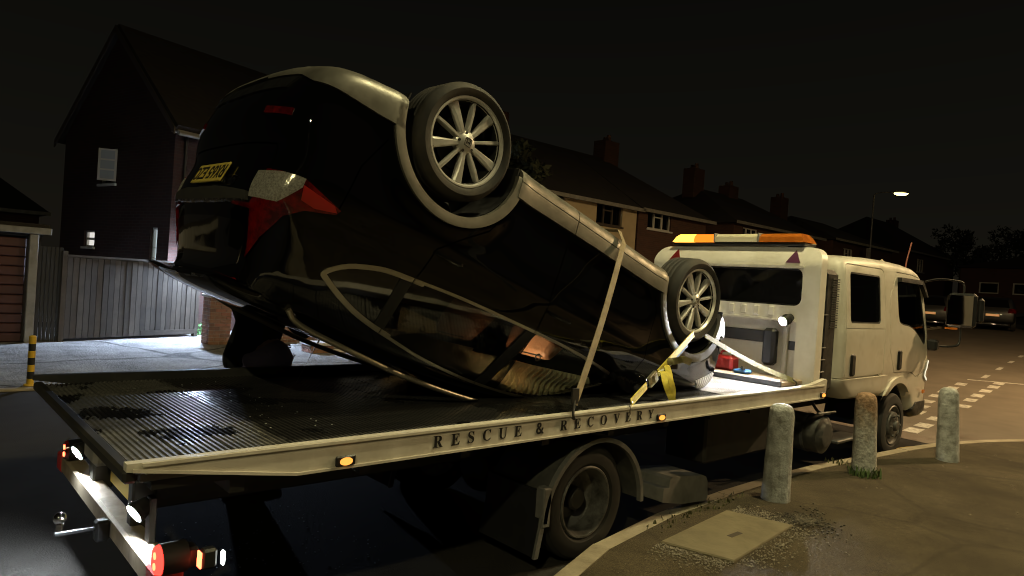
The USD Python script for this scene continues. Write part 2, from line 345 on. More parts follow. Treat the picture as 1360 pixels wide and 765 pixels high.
pave_m = usdkit.material(stage, '/World/Looks/asphalt_pavement', {'g': ('geometry', {}), 'n1': ('noise_texture', {'scale': 1.1, 'detail': 7.0, 'roughness': .7}), 'r1': ('rgb_ramp', {'ramp': [(.32, (.034, .026, .015)), (.5, (.055, .043, .025)), (.7, (.088, .071, .044))]}),
    'n2': ('noise_texture', {'scale': 150.0, 'detail': 3.0}), 'r2': ('rgb_ramp', {'ramp': [(.36, (.45, .45, .45)), (.5, (1, 1, 1)), (.68, (1.7, 1.7, 1.7))]}), 'x': ('mix', {'mix_type': 'multiply', 'fac': 1.0}),
    'nd': ('noise_texture', {'scale': 2.2, 'detail': 4.0}), 'vm': ('mix_vector', {'fac': .16}), 'v': ('voronoi_texture', {'feature': 'distance_to_edge', 'scale': .75}), 'rc': ('rgb_ramp', {'ramp': [(.0, (.30, .30, .30)), (.008, (.5, .5, .5)), (.02, (1, 1, 1))]}), 'x2': ('mix', {'mix_type': 'multiply', 'fac': .35}),
    'bn': ('noise_texture', {'scale': 95.0, 'detail': 5.0}), 'b': ('bump', {'strength': .9, 'distance': .008}), 'p': ('principled_bsdf', {'roughness': .9, 'specular_ior_level': .25})},
    [('g.position', 'n1.vector'), ('n1.fac', 'r1.fac'), ('g.position', 'n2.vector'), ('n2.fac', 'r2.fac'), ('r1.color', 'x.color1'), ('r2.color', 'x.color2'), ('g.position', 'nd.vector'), ('g.position', 'vm.a'), ('nd.color', 'vm.b'), ('vm.result', 'v.vector'), ('v.distance', 'rc.fac'), ('x.color', 'x2.color1'), ('rc.color', 'x2.color2'), ('x2.color', 'p.base_color'), ('g.position', 'bn.vector'), ('bn.fac', 'b.height'), ('b.normal', 'p.normal')], surface='p.BSDF')
kerb_m = pm('kerb_concrete', (.30, .26, .19), .8, var=(5, (.19, .16, .11), .4, .7), bump=(50, .5, .006))
slab_m = pm('slab_concrete', (.165, .14, .085), .8, var=(4, (.115, .095, .055), .4, .7), bump=(30, .6, .008))
bol_m = pm('bollard_concrete', (.52, .54, .54), .85, var=(9, (.20, .20, .18), .35, .68), bump=(45, .8, .012))
bol_rust = usdkit.material(stage, '/World/Looks/rust_stained_concrete', {'tc': ('texture_coordinate', {}), 's': ('separate_xyz', {}), 'n': ('noise_texture', {'scale': 9.0, 'detail': 6.0}), 'm': ('math', {'math_type': 'multiply_add', 'value2': .55}), 'r': ('rgb_ramp', {'ramp': [(.62, (.54, .54, .51)), (.88, (.36, .29, .21)), (1.10, (.36, .17, .07))]}),
    'n2': ('noise_texture', {'scale': 30.0, 'detail': 6.0}), 'x': ('mix', {'mix_type': 'multiply', 'fac': .8}), 'r2': ('rgb_ramp', {'ramp': [(.35, (.45, .45, .45)), (.65, (1, 1, 1))]}), 'bn': ('noise_texture', {'scale': 45.0, 'detail': 6.0}), 'b': ('bump', {'strength': .8, 'distance': .012}), 'p': ('principled_bsdf', {'roughness': .9})},
    [('tc.object', 's.vector'), ('tc.object', 'n.vector'), ('tc.object', 'n2.vector'), ('n.fac', 'm.value1'), ('s.z', 'm.value3'), ('m.value', 'r.fac'), ('r.color', 'x.color1'), ('n2.fac', 'r2.fac'), ('r2.color', 'x.color2'), ('x.color', 'p.base_color'), ('tc.object', 'bn.vector'), ('bn.fac', 'b.height'), ('b.normal', 'p.normal')], surface='p.BSDF')
paint_w = pm('road_paint', (.52, .50, .45), .7, var=(14, (.22, .20, .18), .42, .62))
paint_y = pm('yellow_line_paint', (.55, .38, .07), .7, var=(10, (.28, .19, .05), .4, .7))
rubble_m = pm('rubble', (.25, .225, .18), .9, var=(20, (.16, .14, .11), .4, .7))
grass_m = pm('weed_green', (.06, .10, .025), .7)
leaf_m = pm('leaf_dark', (.03, .036, .016), .8)
bark_m = pm('bark', (.08, .06, .04), .9)
drive_m = usdkit.material(stage, '/World/Looks/driveway_concrete', {'g': ('geometry', {}), 'n1': ('noise_texture', {'scale': 1.6, 'detail': 7.0, 'roughness': .7}), 'r1': ('rgb_ramp', {'ramp': [(.32, (.17, .17, .17)), (.5, (.32, .32, .32)), (.68, (.44, .44, .44))]}),
    'n2': ('noise_texture', {'scale': 26.0, 'detail': 6.0, 'roughness': .7}), 'r2': ('rgb_ramp', {'ramp': [(.38, (.5, .5, .5)), (.55, (1, 1, 1))]}), 'x': ('mix', {'mix_type': 'multiply', 'fac': .8}),
    'nd': ('noise_texture', {'scale': 1.5, 'detail': 4.0}), 'vm': ('mix_vector', {'fac': .2}), 'v': ('voronoi_texture', {'feature': 'distance_to_edge', 'scale': .55}), 'rc': ('rgb_ramp', {'ramp': [(.0, (.15, .15, .15)), (.012, (.3, .3, .3)), (.026, (1, 1, 1))]}), 'x2': ('mix', {'mix_type': 'multiply', 'fac': .85}),
    'b': ('bump', {'strength': 1.0, 'distance': .035}), 'p': ('principled_bsdf', {'roughness': .9, 'specular_ior_level': .3})},
    [('g.position', 'n1.vector'), ('n1.fac', 'r1.fac'), ('g.position', 'n2.vector'), ('n2.fac', 'r2.fac'), ('r1.color', 'x.color1'), ('r2.color', 'x.color2'), ('g.position', 'nd.vector'), ('g.position', 'vm.a'), ('nd.color', 'vm.b'), ('vm.result', 'v.vector'), ('v.distance', 'rc.fac'), ('x.color', 'x2.color1'), ('rc.color', 'x2.color2'), ('x2.color', 'p.base_color'), ('n2.fac', 'b.height'), ('b.normal', 'p.normal')], surface='p.BSDF')
farpave = pm('far_pavement', (.13, .12, .11), .85, var=(2.5, (.09, .085, .08), .35, .7), bump=(40, .5, .01))
brick_m = [pm(f'brick_{k}', c, .85, var=(12, tuple(.6 * a for a in c), .35, .7), bump=(60, .5, .004)) for k, c in zip(('red', 'brown', 'dark'), ((.30, .13, .08), (.25, .13, .075), (.17, .09, .06)))]
mortar = pm('mortar', (.26, .24, .21), .9)
def brickwall(name, c1, c2, mort, sc=1.0, rot=False):
    return usdkit.material(stage, '/World/Looks/' + name, {'g': ('geometry', {}), 's': ('separate_xyz', {}), 'sm': ('math', {'math_type': 'add'}), 'c': ('combine_xyz', {}), 'b': ('brick_texture', {'color1': c1, 'color2': c2, 'mortar': mort, 'scale': 4.4 * sc, 'mortar_size': .018, 'brick_width': .95, 'row_height': .33}),
        'i': ('invert', {}), 'bu': ('bump', {'strength': .6, 'distance': .01}), 'p': ('principled_bsdf', {'roughness': .9})},
        [('g.position', 's.vector'), ('s.x', 'sm.value1'), ('s.y', 'sm.value2'), ('sm.value', 'c.x'), ('s.z', 'c.y'), ('c.vector', 'b.vector'), ('b.color', 'p.base_color'), ('b.fac', 'i.color'), ('i.color', 'bu.height'), ('bu.normal', 'p.normal')], surface='p.BSDF')
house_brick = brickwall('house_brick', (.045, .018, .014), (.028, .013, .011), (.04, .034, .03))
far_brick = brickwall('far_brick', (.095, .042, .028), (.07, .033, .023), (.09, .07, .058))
render_cream = pm('cream_render', (.50, .40, .25), .9, var=(1.5, (.42, .33, .20), .4, .7), bump=(40, .2, .005))
roof_m = pm('roof_tiles', (.026, .022, .020), .95, var=(4, (.018, .015, .014), .4, .7), bump=(8, .6, .05))
frame_w = pm('white_frame', (.60, .58, .54), .5)
frame_d = pm('dark_frame', (.06, .045, .035), .6)
fascia_m = pm('white_fascia', (.26, .25, .22), .6, var=(5, (.17, .16, .14), .4, .7))
gate_m = [pm(f'weathered_timber_{k}', c, .85, var=(4, tuple(.62 * a for a in c), .35, .7), bump=(30, .5, .004)) for k, c in zip('abc', ((.062, .053, .043), (.048, .041, .033), (.080, .069, .056)))]
garage_red = pm('garage_door_red', (.075, .024, .018), .6, var=(3, (.045, .015, .012), .4, .7))
dark_fence = pm('dark_fence', (.03, .03, .03), .8)
pole_m = pm('grey_galvanised', (.20, .20, .19), .5, .5)
post_y = pm('yellow_post', (.60, .38, .03), .5); post_k = pm('black_band', (.015, .015, .015), .5)
white_render = pm('white_render', (.58, .56, .52), .85, var=(4, (.42, .40, .37), .4, .7))
jacket_m = pm('navy_jacket', (.009, .010, .015), .85, bump=(18, .5, .02))
trouser_m = pm('mauve_grey_trousers', (.34, .27, .30), .85, bump=(16, .5, .02))
shoe_m = pm('beige_shoe', (.66, .56, .42), .7)
skin_m = pm('skin', (.45, .27, .19), .55); hair_m = pm('dark_hair', (.02, .015, .012), .6)
glass_bits = pm('glass_fragments', (.55, .60, .62), .08, .2, coat=1.0)

# ------------------------------------------------------------------ ground
def zg(x, y=0): return .045 * np.logaddexp(0, (np.asarray(x, float) - 15) * 2.0) / 2.0
def sheet(poly, dz, step, zf=zg):
    """a triangulated sheet over a polygon following the ground height"""
    poly = Polygon(poly) if not isinstance(poly, Polygon) else poly
    v, f = trimesh.creation.triangulate_polygon(poly, engine='earcut')
    m = trimesh.Trimesh(np.c_[v, np.zeros(len(v))], f, process=False)
    m = m.subdivide_to_size(step, max_iter=14) if step else m
    V = m.vertices.copy(); V[:, 2] = zf(V[:, 0], V[:, 1]) + dz
    F = np.array(m.faces); n = np.cross(V[F[:, 1]] - V[F[:, 0]], V[F[:, 2]] - V[F[:, 0]])[:, 2]
    F[n < 0] = F[n < 0][:, ::-1]
    return trimesh.Trimesh(V, F, process=False)
gx = np.r_[np.linspace(-400, -20, 6), np.linspace(-10, 10, 5), np.arange(11, 60, .5), 65, 72, 80, 100, 200, 400, 900]
gy = np.r_[-900, -400, -100, -30, -10, 0, 5, 8, 15, 30, 100, 400, 900]
GX, GY = np.meshgrid(gx, gy, indexing='ij'); V = np.c_[GX.ravel(), GY.ravel(), np.minimum(zg(GX), 3.5).ravel()]
q = np.arange(len(V)).reshape(GX.shape)
F = np.vstack([np.c_[q[:-1, :-1].ravel(), q[1:, :-1].ravel(), q[1:, 1:].ravel()], np.c_[q[:-1, :-1].ravel(), q[1:, 1:].ravel(), q[:-1, 1:].ravel()]])
road = obj('road', trimesh.Trimesh(V, F, process=False), asphalt, kind='structure', smooth=True)
obj('junction_tarmac', sheet([(9.35, -.6), (10.4, 7.4), (44, 7.4), (44, -25), (15.4, -25), (15.2, -8), (14.4, -4.9), (13.3, -2.6), (11.8, -1.25), (10.6, -.5)], .006, .9), pm('pale_tarmac', (.13, .105, .08), .8, var=(1.1, (.095, .075, .057), .35, .7), bump=(80, .5, .006)), road, smooth=True)  # paler brown tarmac over the road ahead of the truck
kline = spline([(-30, -14), (-12, -7.2), (-5, -4.2), (-1.2, -2.2), (.6, -1.0), (1.5, -.45), (2.17, -.08), (2.7, .06), (3.13, .15), (3.7, .22), (4.4, .26), (5.5, .28), (6.4, .24), (7.2, .16), (8.3, .05), (9.0, -.07), (9.8, -.3), (10.6, -.62), (11.8, -1.35), (13.2, -2.7), (14.2, -4.8), (14.8, -8), (15, -14), (15, -40)], 6)
kl = LineString(kline)
inner = np.array(kl.offset_curve(-.125).coords)
if np.hypot(*(inner[0] - kline[0])) > 1: inner = inner[::-1]
pave = Polygon(np.vstack([inner, [(12, -60), (-60, -60), (-60, -20)]])).buffer(0)
near = pave.intersection(shapely.box(-1.5, -5.5, 14.5, 1))
def gridsheet(poly, st):
    x0, y0, x1, y1 = poly.bounds; X, Y = np.meshgrid(np.arange(x0 + st / 3, x1, st), np.arange(y0 + st / 3, y1, st)); p = np.c_[X.ravel(), Y.ravel()] + rng.uniform(-.2, .2, (X.size, 2)) * st
    p = p[shapely.contains_xy(poly.buffer(-st * .3), p[:, 0], p[:, 1])]
    e = LineString(poly.exterior.coords); e = np.array([e.interpolate(t).coords[0] for t in np.arange(0, e.length, st)] + list(poly.exterior.coords)[:-1])
    from scipy.spatial import Delaunay
    p = np.vstack([p, e]); f = Delaunay(p).simplices; c = p[f].mean(1); f = f[shapely.contains_xy(poly.buffer(.01), c[:, 0], c[:, 1])]
    n = np.cross(p[f[:, 1]] - p[f[:, 0]], p[f[:, 2]] - p[f[:, 0]]); f[n < 0] = f[n < 0][:, ::-1]
    return trimesh.Trimesh(np.c_[p, np.zeros(len(p))], f, process=False)
pave_top = gridsheet(near, .13)
cen = pave_top.vertices; nz_ = meshkit.noise(np.c_[cen[:, :2] * 1.3, np.zeros(len(cen))], 3) * .7 + meshkit.noise(np.c_[cen[:, :2] * 4, np.zeros(len(cen))], 6) * .3 - .5
edge_d = shapely.distance(shapely.points(cen[:, 0], cen[:, 1]), near.boundary)
pave_top.vertices[:, 2] = .118 + .024 * nz_ * np.clip(edge_d / .4, 0, 1)
pave_top = cat_m([pave_top, sheet(pave.difference(near).buffer(0), .118, 0, lambda x, y: np.zeros_like(x))] if pave.difference(near).geom_type == 'Polygon' else [pave_top] + [sheet(g, .118, 0, lambda x, y: np.zeros_like(x)) for g in pave.difference(near).geoms])
pavement = obj('pavement', pave_top, pave_m, kind='structure', smooth=True)
kerb_parent = '/World/' + numbered('/World', 'kerb'); UsdGeom.Xform.Define(stage, kerb_parent); meta(stage.GetPrimAtPath(kerb_parent), kind='structure'); origin[kerb_parent] = np.zeros(3)
s = 6.0
while s < min(kl.length - 1, 62):
    a, b = kl.interpolate(s + .006), kl.interpolate(s + .9 - .006); a, b = np.array(a.coords[0]), np.array(b.coords[0])
    d = (b - a) / np.linalg.norm(b - a); nrm = np.array([d[1], -d[0]])
    p = [a, b, b + nrm * .13, a + nrm * .13]
    dz = rnd.uniform(-.004, .004); c = .018
    pts = [(*x, -.05) for x in p] + [(*(p[2]), .122 + dz), (*(p[3]), .122 + dz)] + [(*(p[0] + nrm * c), .122 + dz), (*(p[1] + nrm * c), .122 + dz), (*p[0], .122 + dz - c), (*p[1], .122 + dz - c)]
    obj('kerb_stone', hullp(pts), kerb_m, kerb_parent, smooth=20)
    s += .9
marks = [(10.30, .60), (10.95, .66), (11.87, .77), (13.0, .88), (14.15, .97), (15.2, 1.13), (16.0, 1.21), (16.84, 1.27), (17.68, 1.32), (18.4, 1.38)]
marks2 = [(12.3, 1.17), (13.15, 1.36), (14.03, 1.535), (15.07, 1.70), (15.85, 1.78), (16.6, 1.83), (17.41, 1.88)]
def quad_mark(c, d, l, w, m=paint_w):
    c, d = np.array(c, float), np.array(d, float); d /= np.linalg.norm(d); n = np.array([-d[1], d[0]])
    P = [c - d * l / 2 - n * w / 2, c + d * l / 2 - n * w / 2, c + d * l / 2 + n * w / 2, c - d * l / 2 + n * w / 2]
    obj('road_marking', sheet(P, .011, .5), m, road, smooth=True)
for c in marks: quad_mark(c, (1, .1), .46, .20)
for c in marks2: quad_mark(c, (1, .12), .46, .20)
obj('road_marking', sheet(LineString([(18.36, 2.0), (18.5, 1.7), (18.85, .9), (19.4, -1.5)]).buffer(.06, cap_style='flat'), .011, .4), paint_w, road, smooth=True)
for x in np.arange(19.4, 44, 2.1): quad_mark((x, 1.89 + (x - 19.5) * .09), (1, .09), .7, .11)
yl = np.array(kl.offset_curve(.22).coords); ylm = LineString([p for p in yl if 7.9 < p[0] < 15.4 and p[1] > -12]).buffer(.05, cap_style='flat')
obj('yellow_line', sheet(ylm, .011, .5), paint_y, road, smooth=True)
# far pavement and driveway crossing
obj('far_pavement', [box(4, 120, 7.62, 9.3, -.1, .0), ] and sheet([(6.3, 7.6), (110, 7.6), (110, 9.4), (6.3, 9.4)], .11, 2.0), farpave, kind='structure', smooth=True)
obj('front_gardens', sheet([(8.2, 9.4), (110, 9.4), (110, 40), (8.2, 40)], .108, 6.0), pm('garden_ground', (.05, .045, .03), .9, var=(2, (.03, .035, .02), .4, .7)), kind='structure', smooth=True)
fk = '/World/' + numbered('/World', 'far_kerb'); UsdGeom.Xform.Define(stage, fk); meta(stage.GetPrimAtPath(fk), kind='structure'); origin[fk] = np.zeros(3)
for k, x in enumerate(np.arange(-8, 40, .92)):
    h = .115 if x > 6 else .03
    z = float(zg(x))
    obj('kerb_stone', cbox(x, x + .905, 7.47, 7.595, z - .1, z + h, .012), kerb_m, fk, smooth=20)
dv = sheet([(-9, 7.6), (6.29, 7.6), (6.29, 9.4), (8.19, 9.4), (8.19, 40), (-9, 40)], .03, .35)
nv = meshkit.noise(np.c_[dv.vertices[:, :2] * 1.7, np.zeros(len(dv.vertices))], 5); dv.vertices[:, 2] += .02 * (nv - .5)
obj('driveway', dv, drive_m, kind='structure', smooth=True)

# ------------------------------------------------------------------ the overturned car (own frame: x forward from the rear axle, z up from its tyres)
CP = np.array([1.957, 1.355, 2.906, -.010, .333, 3.184])
def Rm(yaw, pitch, roll):
    cy, sy, cp_, sp, cr_, sr = math.cos(yaw), math.sin(yaw), math.cos(pitch), math.sin(pitch), math.cos(roll), math.sin(roll)
    return np.array([[cy, -sy, 0], [sy, cy, 0], [0, 0, 1]]) @ np.array([[cp_, 0, sp], [0, 1, 0], [-sp, 0, cp_]]) @ np.array([[1, 0, 0], [0, cr_, -sr], [0, sr, cr_]])
CR = Rm(*CP[3:])
def cw(P): return CR @ np.array(P, float) + CP[:3]
def wc(P): return CR.T @ (np.array(P, float) - CP[:3])
DECK = .945
car = thing('overturned_car', 'black five-door car lying upside down on the truck bed, silver cladding', 'car',
            mat=Gf.Matrix4d(*CR[:, 0], 0, *CR[:, 1], 0, *CR[:, 2], 0, *CP[:3], 1))
side = Polygon(chaikin([(-.985, .44), (-.93, .37), (-.60, .31), (.4, .27), (2.3, .27), (3.2, .27), (3.50, .33), (3.575, .52), (3.58, .78), (3.46, .95), (3.10, 1.06), (2.45, 1.16), (2.32, 1.20), (1.50, 1.60), (1.25, 1.68), (.80, 1.715), (.25, 1.715), (-.30, 1.69), (-.80, 1.635), (-.86, 1.60), (-.84, 1.53), (-.955, 1.24), (-1.00, 1.15), (-1.0, 1.05), (-.975, .90), (-1.02, .80), (-1.03, .62)], 2))
sd_side = SD2(side)
spoil = SD2(Polygon(chaikin([(-.99, 1.605), (-.5, 1.64), (-.45, 1.70), (-.80, 1.685), (-1.0, 1.64)], 1)))
AXR, AXF, RZ = 0.0, 2.63, .34
H = .022
def halfw(x, z):
    w = np.interp(z, [.2, .32, .45, .62, .80, .95, 1.06, 1.15, 1.20, 1.35, 1.50, 1.62, 1.72], [.83, .875, .89, .905, .913, .915, .905, .885, .865, .80, .735, .68, .64])
    w = w + .012 * np.exp(-((z - .98) / .035) ** 2) * np.clip((x + .6) / .3, 0, 1)                       # shoulder crease
    w = w - .014 * np.exp(-((z - .60) / .09) ** 2) * np.clip((x - .55) / .2, 0, 1) * np.clip((2.15 - x) / .2, 0, 1)
    w = w + .018 * np.exp(-((np.hypot(x - AXR, z - RZ) - .50) / .07) ** 2) + .018 * np.exp(-((np.hypot(x - AXF, z - RZ) - .50) / .07) ** 2)
    tr = np.clip((-.25 - x) / .8, 0, 1); tf_ = np.clip((x - 2.75) / .85, 0, 1)
    up = np.clip((z - 1.1) / .3, 0, 1)
    return w - (.035 + .055 * up) * tr ** 2 - .20 * tf_ ** 2.2
def field(X, Y, Z):
    a = np.abs(Y) / .9
    xe = X - (.13 * a ** 3.2) * np.clip((.1 - X) / .9, 0, 1) + (.30 * a ** 2.6) * np.clip((X - 2.3) / 1.0, 0, 1)
    xe = xe - 0 * Z
    ze = Z + .055 * a ** 2.4 * np.clip((Z - 1.15) / .4, 0, 1)
    xe = np.where(X > 0, xe + .10 * a ** 2 * np.clip((Z - 1.12) / .1, 0, 1) * np.clip((X - 1.2) / .3, 0, 1) * np.clip((2.9 - X) / .4, 0, 1), xe)
    b = smax(sd_side(xe, ze), np.abs(Y) - halfw(X, Z), .10)
    sp = smax(spoil(X + .06 * a ** 2 * -1, Z + .05 * a ** 2), np.abs(Y) - .66, .04)
    return np.minimum(b, sp)
ax_ = [np.arange(-1.12, 3.72, H), np.arange(-1.0, 1.0, H), np.arange(.18, 1.80, H)]
FX = field(*np.meshgrid(*ax_, indexing='ij')); FO = (ax_[0][0], ax_[1][0], ax_[2][0])
GB = grad_of(FX, FO, H)
_m = {}
def body(off):
    k = round(off, 4)
    if k not in _m: _m[k] = solid(FX, off, FO, H)
    return _m[k]
def shell(o0, o1): return body(o1) - body(o0)
cut_pts = CR.T @ np.array([0, 0, 1.0])
def above_deck(m):     # the roof is crushed flat where it meets the deck
    return m.trim_by_plane(tuple(map(float, cut_pts)), float(DECK - CP[2]))
def wedge_y(p): return py(p, .3, 1.2) + py(p, -1.2, -.3)
# openings
win_out = Polygon(chaikin([(-.50, 1.385), (-.40, 1.29), (-.24, 1.235), (-.14, 1.215), (.02, 1.205), (.41, 1.178), (.97, 1.17), (1.44, 1.165), (1.98, 1.20), (2.0, 1.24), (1.70, 1.46), (1.45, 1.59), (1.16, 1.625), (.80, 1.64), (.39, 1.62), (.16, 1.585), (-.13, 1.54), (-.31, 1.48), (-.44, 1.42)], 2))
win_in = win_out.buffer(-.028).union(win_out.buffer(-.017).intersection(shapely.box(.1, 1, 3, 2)))
bp_lines = [Polygon([(.84, 1.70), (.93, 1.70), (1.085, 1.1), (.995, 1.1)]), Polygon([(-.02, 1.70), (.05, 1.70), (.02, 1.1), (-.06, 1.1)])]
pil = shapely.union_all(bp_lines)
wells = Manifold()
for ax in (AXR, AXF):
    for sg in (-1, 1):
        c = Manifold.cylinder(.55, .445, .445, 64).rotate((90, 0, 0)).translate((ax, .55 if sg < 0 else 1.10, RZ)) if False else Manifold.cylinder(.62, .445, .445, 64).rotate((-90, 0, 0)).translate((ax, .50 if sg > 0 else -1.12, RZ))
        wells = wells + c
glassline = [(1.52, 1.64), (1.40, 1.66), (2.36, 1.14), (2.50, 1.20)]
cabin = body(-.055) ^ py(Polygon([(-.75, .62), (2.0, .62), (2.35, 1.12), (1.45, 1.8), (-.75, 1.8)]), -1, 1)
b0 = body(0.0)
wind_poly = Polygon([(2.26, 1.235), (2.5, 1.5), (1.9, 1.75), (1.54, 1.60)])
gaps = Manifold()
def gap(line, w=.009):
    return wedge_y(LineString(line).buffer(w / 2)) ^ shell(-.02, .03)
gl = [[(1.04, 1.17), (1.03, .80), (1.06, .45)], [(2.10, 1.20), (2.17, 1.0), (2.15, .62), (2.06, .45)], [(.03, 1.19), (.06, 1.0), (.22, .86), (.36, .75), (.43, .62)], [(1.06, .455), (2.2, .455)], [(.46, .465), (1.06, .455)], [(-.58, 1.08), (-.56, .80), (-.48, .60)]]
shellb = b0 - wells - cabin - wedge_y(win_in)
for g in gl: shellb = shellb - gap(g)
tg = px(Polygon([(-.70, .86), (.70, .86), (.72, 1.0), (.69, 1.02), (.69, 1.16), (.60, 1.58), (-.60, 1.58), (-.69, 1.16), (-.69, 1.02), (-.72, 1.0)]).boundary.buffer(.0045), -1.3, -.6)
shellb = shellb - (tg ^ shell(-.02, .03)) - (py(wind_poly, -.70, .70) ^ shell(-.08, .05))
rg = Polygon(chaikin([(-.54, 1.275), (.54, 1.275), (.62, 1.32), (.53, 1.555), (-.53, 1.555), (-.62, 1.32)], 1))
obj('body', above_deck(shellb), black_car, car, field=GB)
# glass
for sg in (1, -1):
    half = box(-3, 5, 0, 2, 0, 3) if sg > 0 else box(-3, 5, -2, 0, 0, 3)
    thin = shell(-.014, -.009) ^ half
    front = win_in.intersection(shapely.box(1.02, 1, 3, 2)).difference(pil.buffer(.0)); rear = win_in.intersection(shapely.box(.0, 1, 1.06, 2)).difference(pil); qtr = win_in.intersection(shapely.box(-1, 1, .03, 2)).difference(pil)
    obj('window_pane', above_deck(thin ^ wedge_y(front)), car_glass, car, field=GB)
    obj('window_pane', above_deck(thin ^ wedge_y(rear)), privacy_pane, car, field=GB)
    obj('quarter_glass', above_deck(thin ^ wedge_y(qtr)), dark_glass, car, field=GB)
    pieces('door_pillar', above_deck(shell(-.03, -.002) ^ half ^ wedge_y(pil.intersection(win_in))), black_plastic, car)
    t = shell(-.02, .007) ^ half
    ring = win_out.difference(win_in)
    tri = ring.difference(shapely.union_all([shapely.box(1.03, 1, 1.038, 1.4), shapely.box(.02, 1, .028, 2), shapely.box(.86, 1.5, .868, 2)]))
    pieces('window_trim', above_deck(t ^ wedge_y(tri.intersection(shapely.box(-1, 1, 1.9, 2)))), satin, car, field=GB)
    # cladding
    q_ = shell(-.01, .02) ^ half
    for ax, nm in ((AXR, 'rear'), (AXF, 'front')):
        an = shapely.Point(ax, RZ).buffer(.505, quad_segs=24).difference(shapely.Point(ax, RZ).buffer(.442, quad_segs=24))
        an = an.intersection(shapely.box(ax - .6, .30 if nm == 'front' else .33, ax + .6, 1.2))
        obj('wheel_arch_cladding', q_ ^ wedge_y(an), clad, car, field=GB)
    sill = Polygon([(.47, .20), (2.16, .20), (2.16, .455), (1.30, .45), (.47, .462)])
    st = (shell(-.01, .024) ^ half ^ wedge_y(sill))
    st = st - (wedge_y(Polygon([(.3, .352), (2.3, .352), (2.3, .358), (.3, .358)])) ^ shell(.008, .05)) - (wedge_y(Polygon([(1.055, .1), (1.063, .1), (1.063, .6), (1.055, .6)])) ^ shell(.008, .05))
    obj('sill_cladding', st, clad, car, field=GB)
    # roof rail
    rp = [(-.52, sg * .66, 1.625), (-.42, sg * .655, 1.68), (-.1, sg * .66, 1.715), (.3, sg * .665, 1.745), (.75, sg * .665, 1.745), (1.1, sg * .655, 1.72), (1.22, sg * .65, 1.665)]
    obj('roof_rail', above_deck(mf(tube(spline(rp, 6), .017, 12))), satin, car, smooth=60)
    for x, y_ in ((1.17, .90), (.16, .895)):
        h_ = spline([(x - .10, sg * y_, 1.02), (x - .085, sg * (y_ + .038), 1.028), (x, sg * (y_ + .046), 1.03), (x + .085, sg * (y_ + .038), 1.028), (x + .10, sg * y_, 1.02)], 5)
        obj('door_handle', mf(tube(h_, .014, 10)).scale((1, 1, 1)), black_car, car, smooth=60)
    # tail lamp: white reversing lens, red wrap-round and a thin red strip up the pillar
    rs = shell(-.02, .012) ^ half
    zone = py(Polygon([(-1.3, 1.015), (-.80, 1.0), (-.57, 1.065), (-.585, 1.095), (-.74, 1.145), (-.815, 1.21), (-.84, 1.34), (-.83, 1.58), (-1.3, 1.58)]), -1.2, 1.2)
    def ylim(p): return px([(sg * a, b) for a, b in p], -1.3, -.4)
    wl = ylim([(.66, 1.02), (.99, .99), (.99, 1.135), (.80, 1.165), (.66, 1.18)]) ^ py(Polygon([(-1.3, .9), (-.80, .9), (-.80, 1.045), (-.875, 1.165), (-1.3, 1.165)]), -1.2, 1.2)
    rd = (ylim([(.72, .99), (.99, .99), (.99, 1.60), (.600, 1.58), (.655, 1.36), (.675, 1.19), (.72, 1.15)]) + ylim([(.50, 1.195), (.675, 1.195), (.665, 1.222), (.50, 1.212)])) - wl
    obj('tail_lamp', rs ^ zone ^ rd, red_lens, car, field=GB, label='red wrap-round tail lamp with thin strip up the pillar')
    obj('bright_lens_wedge', shell(-.005, .0135) ^ half ^ wedge_y(Polygon([(-.80, 1.032), (-.61, 1.058), (-.585, 1.085), (-.70, 1.115), (-.78, 1.105)])), red_bright, car, field=GB)  # lamplight reflected by the lens, painted as a brighter red wedge
    obj('reversing_lamp', shell(-.02, .010) ^ half ^ wl, clear_lens, car)
    obj('bumper_reflector', shell(-.01, .008) ^ half ^ px([(sg * .52, .66), (sg * .76, .67), (sg * .76, .71), (sg * .52, .70)], -1.3, -.6), red_lens, car)
    # headlamp, fog surround
    clear_rib = usdkit.material(stage, '/World/Looks/ribbed_lens', {'tc': ('texture_coordinate', {}), 'w': ('wave_texture', {'wave_type': 'bands', 'bands_direction': 'x', 'scale': 8.0, 'distortion': .3}), 'r': ('rgb_ramp', {'ramp': [(.1, (.20, .19, .17)), (.6, (.60, .58, .52))]}), 'b': ('bump', {'strength': .8, 'distance': .006}), 'p': ('principled_bsdf', {'roughness': .25, 'coat_weight': .6})}, [('tc.object', 'w.vector'), ('w.fac', 'r.fac'), ('r.color', 'p.base_color'), ('w.fac', 'b.height'), ('b.normal', 'p.normal')], surface='p.BSDF') if sg > 0 else clear_rib
    hl = py(Polygon([(3.62, .74), (3.2, .80), (2.92, .95), (2.98, 1.0), (3.3, .97), (3.62, .90)]), -1.2, 1.2) ^ px([(sg * .46, .6), (sg * 1.0, .6), (sg * 1.0, 1.1), (sg * .46, 1.1)], 2.5, 4)
    hm = shell(-.02, .008) ^ half ^ hl
    obj('headlamp', above_deck(hm), clear_rib, car, field=GB)
    # mirror
    mm = mf(trimesh.creation.icosphere(3, 1.0)); mm = mm.scale((.085, .13, .085)) ^ box(-.06, .2, -.2, .2, -.2, .2)
    mrr = mm.translate((1.97, sg * 1.035, 1.215)) + cbox(1.94, 2.02, min(sg * .86, sg * .98), max(sg * .86, sg * .98), 1.15, 1.19, .015)
    obj('door_mirror', above_deck(mrr), black_car, car, smooth=40)
